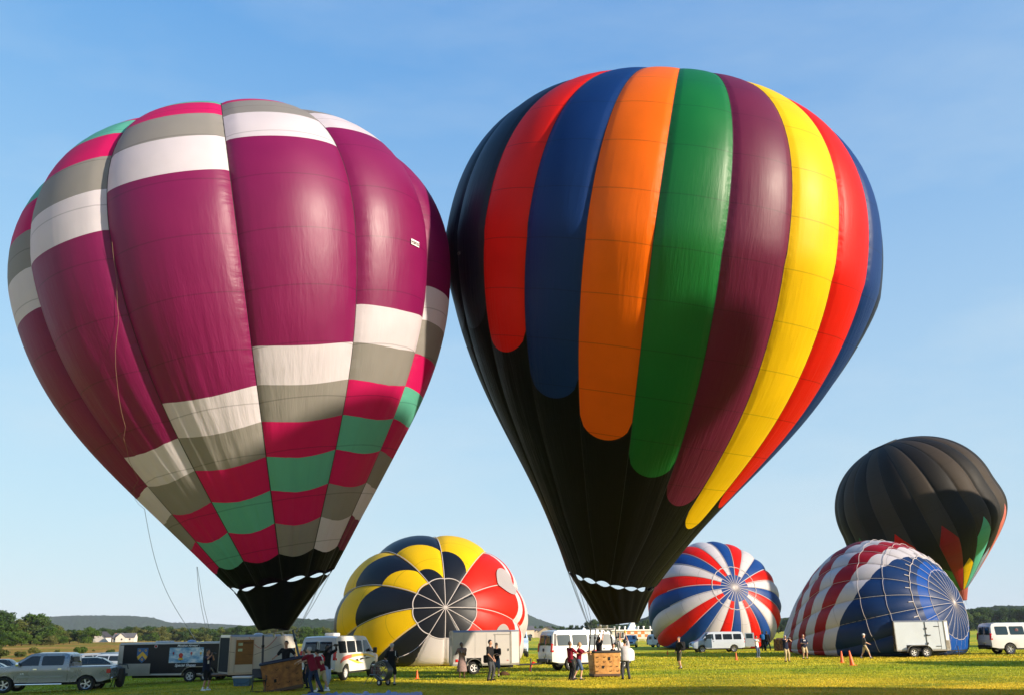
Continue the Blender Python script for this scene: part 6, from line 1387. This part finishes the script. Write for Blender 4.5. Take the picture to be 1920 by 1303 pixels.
bl.build('fan_blade', mat('blade_wood', (.2, .12, .06), .5), fn)
MB().box((-.38, .05, .58), (.34, .3, .22), bev=.03).box((-.38, .05, .74), (.30, .26, .12), bev=.04).build('engine', mat('engine_red', (.10, .012, .012), .4), fn, smooth=True); MB().box((-.38, .05, .84), (.32, .26, .10), bev=.03).build('fuel_tank', M_alu, fn, smooth=True)
fr = MB(); 
for sy in (-.18, .22): fr.tube([(-.85, sy, .03), (-.5, sy, .45), (.45, sy, .42)], .02, 6).tube([(.12, sy, .42), (.12, sy, .12)], .02, 6)
fr.build('stand', M_steel, fn, smooth=True)
for sy in (-.26, .30): wl = empty('wheel', (.15, sy, .13), 0, fn); MB().lathe([(.07, -.04), (.13, -.04), (.13, .04), (.07, .04), (.07, -.04)], 16, Mx, cap=False).build('tyre', M_tyre, wl, smooth=True); MB().lathe([(0, -.03), (.075, -.03), (.075, .03), (0, .03)], 14, Mx).build('rim', M_rimw, wl)
# cord from the crown to the man
e0 = Vector(env3.S(np.array(8.0), np.array(.079), .03)); hand_ = G(738, 1284) + Vector((.15, -.1, 1.15))
tag(MB().tube([e0.lerp(hand_, k / 10) + Vector((0, -.02, -.25 * math.sin(math.pi * k / 10))) for k in range(11)], .014, 5).build('crown_line', M_tape, None), 'pale crown line running from the lying yellow balloon to the man by the fan', 'rope')
# cooler, folding chair, pickup rear hand truck, lying dark box
g = G(455, 1286); cb = empty('cool_box', g + Vector((0, 0, 0)), R_(-3), label='blue cool box with white lid on the grass by the white trailer', cat='cool box')
m_ = MB(); m_.prism([(-.34, .02), (.34, .02), (.40, .36), (-.40, .36)], lambda p: (p[0], -.22, p[1]), lambda p: (p[0], .22, p[1])); m_.build('tub', mat('cooler_blue', (.03, .10, .17), .45), cb); MB().box((0, 0, .40), (.86, .52, .09), bev=.02).build('lid', M_tw, cb, smooth=True)
MB().tube([(-.38, -.25, .30), (-.25, -.27, .16), (0, -.27, .12), (.25, -.27, .16), (.38, -.25, .30)], .014, 6).build('handle', mat('handle_blue', (.02, .06, .12), .5), cb)
g = G(484, 1297); ch = empty('folding_chair', g, R_(25), label='black folding camp chair between the cool box and the tilted basket', cat='chair')
f_ = MB()
for sx in (-.25, .25): f_.tube([(sx, -.25, 0), (sx, .22, .85)], .016, 6).tube([(sx, .28, 0), (sx, -.22, .45)], .016, 6).tube([(sx, -.24, .45), (sx, -.24, .62), (sx, .15, .64)], .018, 6)
f_.tube([(-.25, -.25, .02), (.25, -.25, .02)], .014, 6).tube([(-.25, .28, .02), (.25, .28, .02)], .014, 6).build('frame', M_plast, ch, smooth=True)
MB().box((0, -.02, .43), (.48, .46, .03), Matrix.Rotation(R_(-6), 4, 'X')).build('seat', cloth('black'), ch); MB().box((0, .16, .72), (.48, .03, .38), Matrix.Rotation(R_(-28), 4, 'X')).build('backrest', cloth('charcoal'), ch)
pkr = pk.matrix_basis @ Vector((-3.35, .55, 0)); g = G(223, 1288)
ht = empty('hand_winch', g, R_(10), label='black jack stand and harness bundle between pickup tailgate and black trailer', cat='equipment')
MB().tube([(-.22, 0, 0), (-.2, 0, 1.05), (-.1, 0, 1.15), (.3, 0, 1.10), (.36, 0, .9)], .03, 8).tube([(-.45, 0, 0), (-.2, 0, .7)], .02, 6).build('frame', M_plast, ht, smooth=True)
MB().lathe([(0, .12), (.22, .15), (.26, .5), (.22, .95), (0, 1.0)], 14).build('reel', M_blackpad, ht, smooth=True); MB().lathe([(0, -.05), (.17, -.05), (.17, .05), (0, .05)], 14, Matrix.Translation((.05, -.2, .17)) @ Mx).build('wheel', M_tyre, ht, smooth=True); MB().box((.28, -.05, .62), (.16, .2, .14), bev=.02).build('knob', M_plast, ht)
# red rag on the hitch of the grey trailer
g = G(994, 1259); tag(MB().tube([(0, 0, .05), (.05, 0, .35), (.18, 0, .52), (.32, 0, .48)], [.03, .07, .05, .02], 6).build('red_flag', cloth('red'), None, smooth=True, loc=g), 'red rag tied on the drawbar left of the white passenger van', 'cloth')
# tarpaulin at the bottom edge
M_tarp = mat('tarp_blue', (.015, .10, .30), .45, bump=.5, bscale=4); V = []; nx, ny = 70, 10
a_, b_ = G(566, 1303), G(792, 1299); 
for j in range(ny + 1):
    for i in range(nx + 1):
        t = i / nx; p = a_.lerp(b_, t); edge = .25 * noise.noise(Vector((t * 9, 1, 0))); y_ = p.y + edge - j * .35 - .1
        V.append((p.x * (y_ / p.y), y_, float(Z(p.x, y_)) + .03 + .16 * max(0, noise.noise(Vector((t * 16, j * .45, 2)))) + .07 * abs(noise.noise(Vector((t * 40, j, 5))))))
Fc = [(i + j * (nx + 1), i + 1 + j * (nx + 1), i + 1 + (j + 1) * (nx + 1), i + (j + 1) * (nx + 1)) for j in range(ny) for i in range(nx)]
o = ob('tarpaulin', newmesh(V, Fc, M_tarp)); tag(o, 'crumpled blue tarpaulin on the grass at the bottom edge of the picture', 'tarpaulin')
# wires: mouth tabs to burner corners, crown lines hanging from the purple balloon
fL = Vector(at(513, 1179, 38.6)); 
flying_wires(envL, rootL, [Vector(at(557, 1183, 38.4)), Vector(at(556, 1183, 38.9)), Vector(at(555, 1183, 39.2)), Vector(at(517, 1188, 38.4)), Vector(at(540, 1186, 39.6))], (2, 3, 4, -3, 5), .011)
flying_wires(envR, rootR, [Vector(at(1106, 1180, 44.8)), Vector(at(1107, 1180, 45.0)), Vector(at(1109, 1180, 45.2)), Vector(at(1108, 1180, 45.4)), Vector(at(1112, 1181, 45.5)), Vector(at(1146, 1181, 44.8)), Vector(at(1146, 1181, 45.4))], (-5, -6, -7, -4, -8, 4, 6), .012)
def hang(pts, r, m_, label, D0, D1):
    n = len(pts); P_ = [at(p[0], p[1], D0 + (D1 - D0) * i / (n - 1)) for i, p in enumerate(pts)]
    return tag(MB().tube(P_, r, 5).build('tether_line', m_, None), label, 'rope')
TL, GL, VL = [0, .33, .6, .8, 1], [-.95, -1.06, -1.46, -2.02, -2.9], [.493, .591, .723, .794, .829]
eL = env_pt = Vector(envL.S(np.array(-1.85), np.array(.44), .1)); sL = []
for k in range(26):
    t = k / 25; g_ = float(np.interp(t, TL, GL)); v_ = float(np.interp(t, TL, VL)); sL.append(Vector(envL.S(np.array(g_), np.array(v_), .10)))
o = tag(MB().tube(sL, .006, 5).build('crown_line', M_tan, None), 'thin tan crown line running down the left side of the purple balloon', 'rope')
e1_ = sL[-1]; e2_ = at(352, 1176, e1_.y + 3)
tag(MB().tube([e1_.lerp(e2_, k / 14) + Vector((-.22 * math.sin(math.pi * k / 14), 0, -.30 * math.sin(math.pi * k / 14))) for k in range(15)] + [at(380, 1220, e1_.y + 3)], .012, 4).build('crown_line', M_wire, None), 'thin grey line sagging from the purple balloon towards the black trailer', 'rope')
hang([(369, 1062), (372, 1100), (378, 1140), (385, 1172)], .009, M_wire, 'fine twin line hanging under the left edge of the purple balloon, left strand', 40, 42); hang([(370, 1062), (376, 1100), (383, 1140), (392, 1176)], .009, M_wire, 'fine twin line hanging under the left edge of the purple balloon, right strand', 40.2, 42)
# placards on the envelopes
def placard(env, root, g, v, w_, h_, body, m_):
    P0 = Vector(env.S(np.array(g), np.array(v), .03)); ga = Vector(env.S(np.array(g + .05), np.array(v), .03)) - P0; va = P0 - Vector(env.S(np.array(g), np.array(v + .01), .03))
    ga.normalize(); va = (va - ga * va.dot(ga)).normalized(); nn = ga.cross(va)
    M4 = Matrix((ga, va, nn)).transposed().to_4x4(); o = MB().box((0, 0, 0), (w_, h_, .02)).build('placard', m_, root); o.matrix_local = Matrix.Translation(P0 - root.location) @ M4
    c = text(body, h_ * .8, mat('dark_print', (.05, .02, .01), .6, var=0), root, (0, 0, 0), (0, 0, 0)); c.matrix_local = Matrix.Translation(P0 - root.location + nn * .02 - va * h_ * .3) @ M4
placard(envL, rootL, 1.58, .509, .62, .22, 'N2832K', M_whitetext)
placard(envR, rootR, -3.74, .516, .40, .12, 'N4J', mat('placard_grey', (.25, .22, .25), .6, var=0))

# balloons standing off the picture to the right, whose shadows fall into it
def offstage(x, y, R, H0, label, col1, col2, N=16):
    e_ = Env([CX, CY, 0, 0, R, R * .95, 2.1, R * 1.45, 1.6, R * .2, 0, 0], 1.0, 1.0, N, 0, .03, seed=int(x)); e_.M = np.array([x, y, H0])
    r_ = empty('hot_air_balloon', (x, y, 0), label=label, cat='hot air balloon'); ev = empty('envelope', (0, 0, 0), 0, r_)
    for k in range(N): panel(e_, r_, ev, k, 0.0, 1.0, col1 if k % 2 else col2, nu=5, nv=24)
    basket(r_, (0, 0, 0.05), .3, 0, 1.4, 1.1, 1.1, M_wickB, M_blackpad, 2.2, [M_blackpipe]); return e_
offstage(26.2, 18.3, 7.8, 3.2, 'red and yellow balloon standing outside the picture, near right', FB['red'], FB['yellow'])
offstage(65.9, 90.7, 8.8, 2.4, 'blue and white balloon standing outside the picture, far right', FB['blue'], FB['white'])
for (x, y, R, lab, cc) in ((27.5, 24.0, 4.6, 'green and white balloon lying outside the picture, near right', ('green', 'white')), (41.5, 50.5, 3.4, 'orange and blue balloon lying outside the picture, right', ('orange', 'blue'))):
    e_ = Lie([x, R * .9, 2.2, 0.0, R, R * .9, R * 1.7, .92], y, 16, 0, .03, seed=int(x)); r_ = empty('hot_air_balloon', (x, y, 0), label=lab, cat='hot air balloon'); ev = empty('envelope', (0, 0, 0), 0, r_)
    for k in range(16): panel(e_, r_, ev, k, 0.0, 1.0, FB[cc[k % 2]], nu=4, nv=20)

# ------------------------------------------------------------------ air
HZ = bpy.data.materials.new('haze'); HZ.use_nodes = True; nt = HZ.node_tree
for n_ in list(nt.nodes):
    if n_.type != 'OUTPUT_MATERIAL': nt.nodes.remove(n_)
pv = nt.nodes.new('ShaderNodeVolumePrincipled'); pv.inputs['Color'].default_value = (.80, .88, 1.0, 1); pv.inputs['Density'].default_value = 0.00006; pv.inputs['Anisotropy'].default_value = 0.0
nt.links.new(pv.outputs[0], [n_ for n_ in nt.nodes if n_.type == 'OUTPUT_MATERIAL'][0].inputs['Volume'])
hb = MB().box((0, 2500, 50), (16000, 9200, 112)).build('haze', HZ, None); tag(hb, kind='stuff'); hb['label'] = 'pale morning haze over the field'

# bake the remeshed figures and the lettering
for o in list(COL.objects):
    if o.type == 'FONT': BAKE.append(o)
dg = bpy.context.evaluated_depsgraph_get()
for o in BAKE:
    me = bpy.data.meshes.new_from_object(o.evaluated_get(dg)); mt_ = o.data.materials[0]
    if not me.materials: me.materials.append(mt_)
    if o.type == 'FONT':
        n_ = o.name.split('.')[0]; k_ = bpy.data.objects.new(n_, me); COL.objects.link(k_); k_.parent = o.parent; k_.matrix_basis = o.matrix_basis.copy(); bpy.data.objects.remove(o); continue
    o.modifiers.clear(); o.data = me
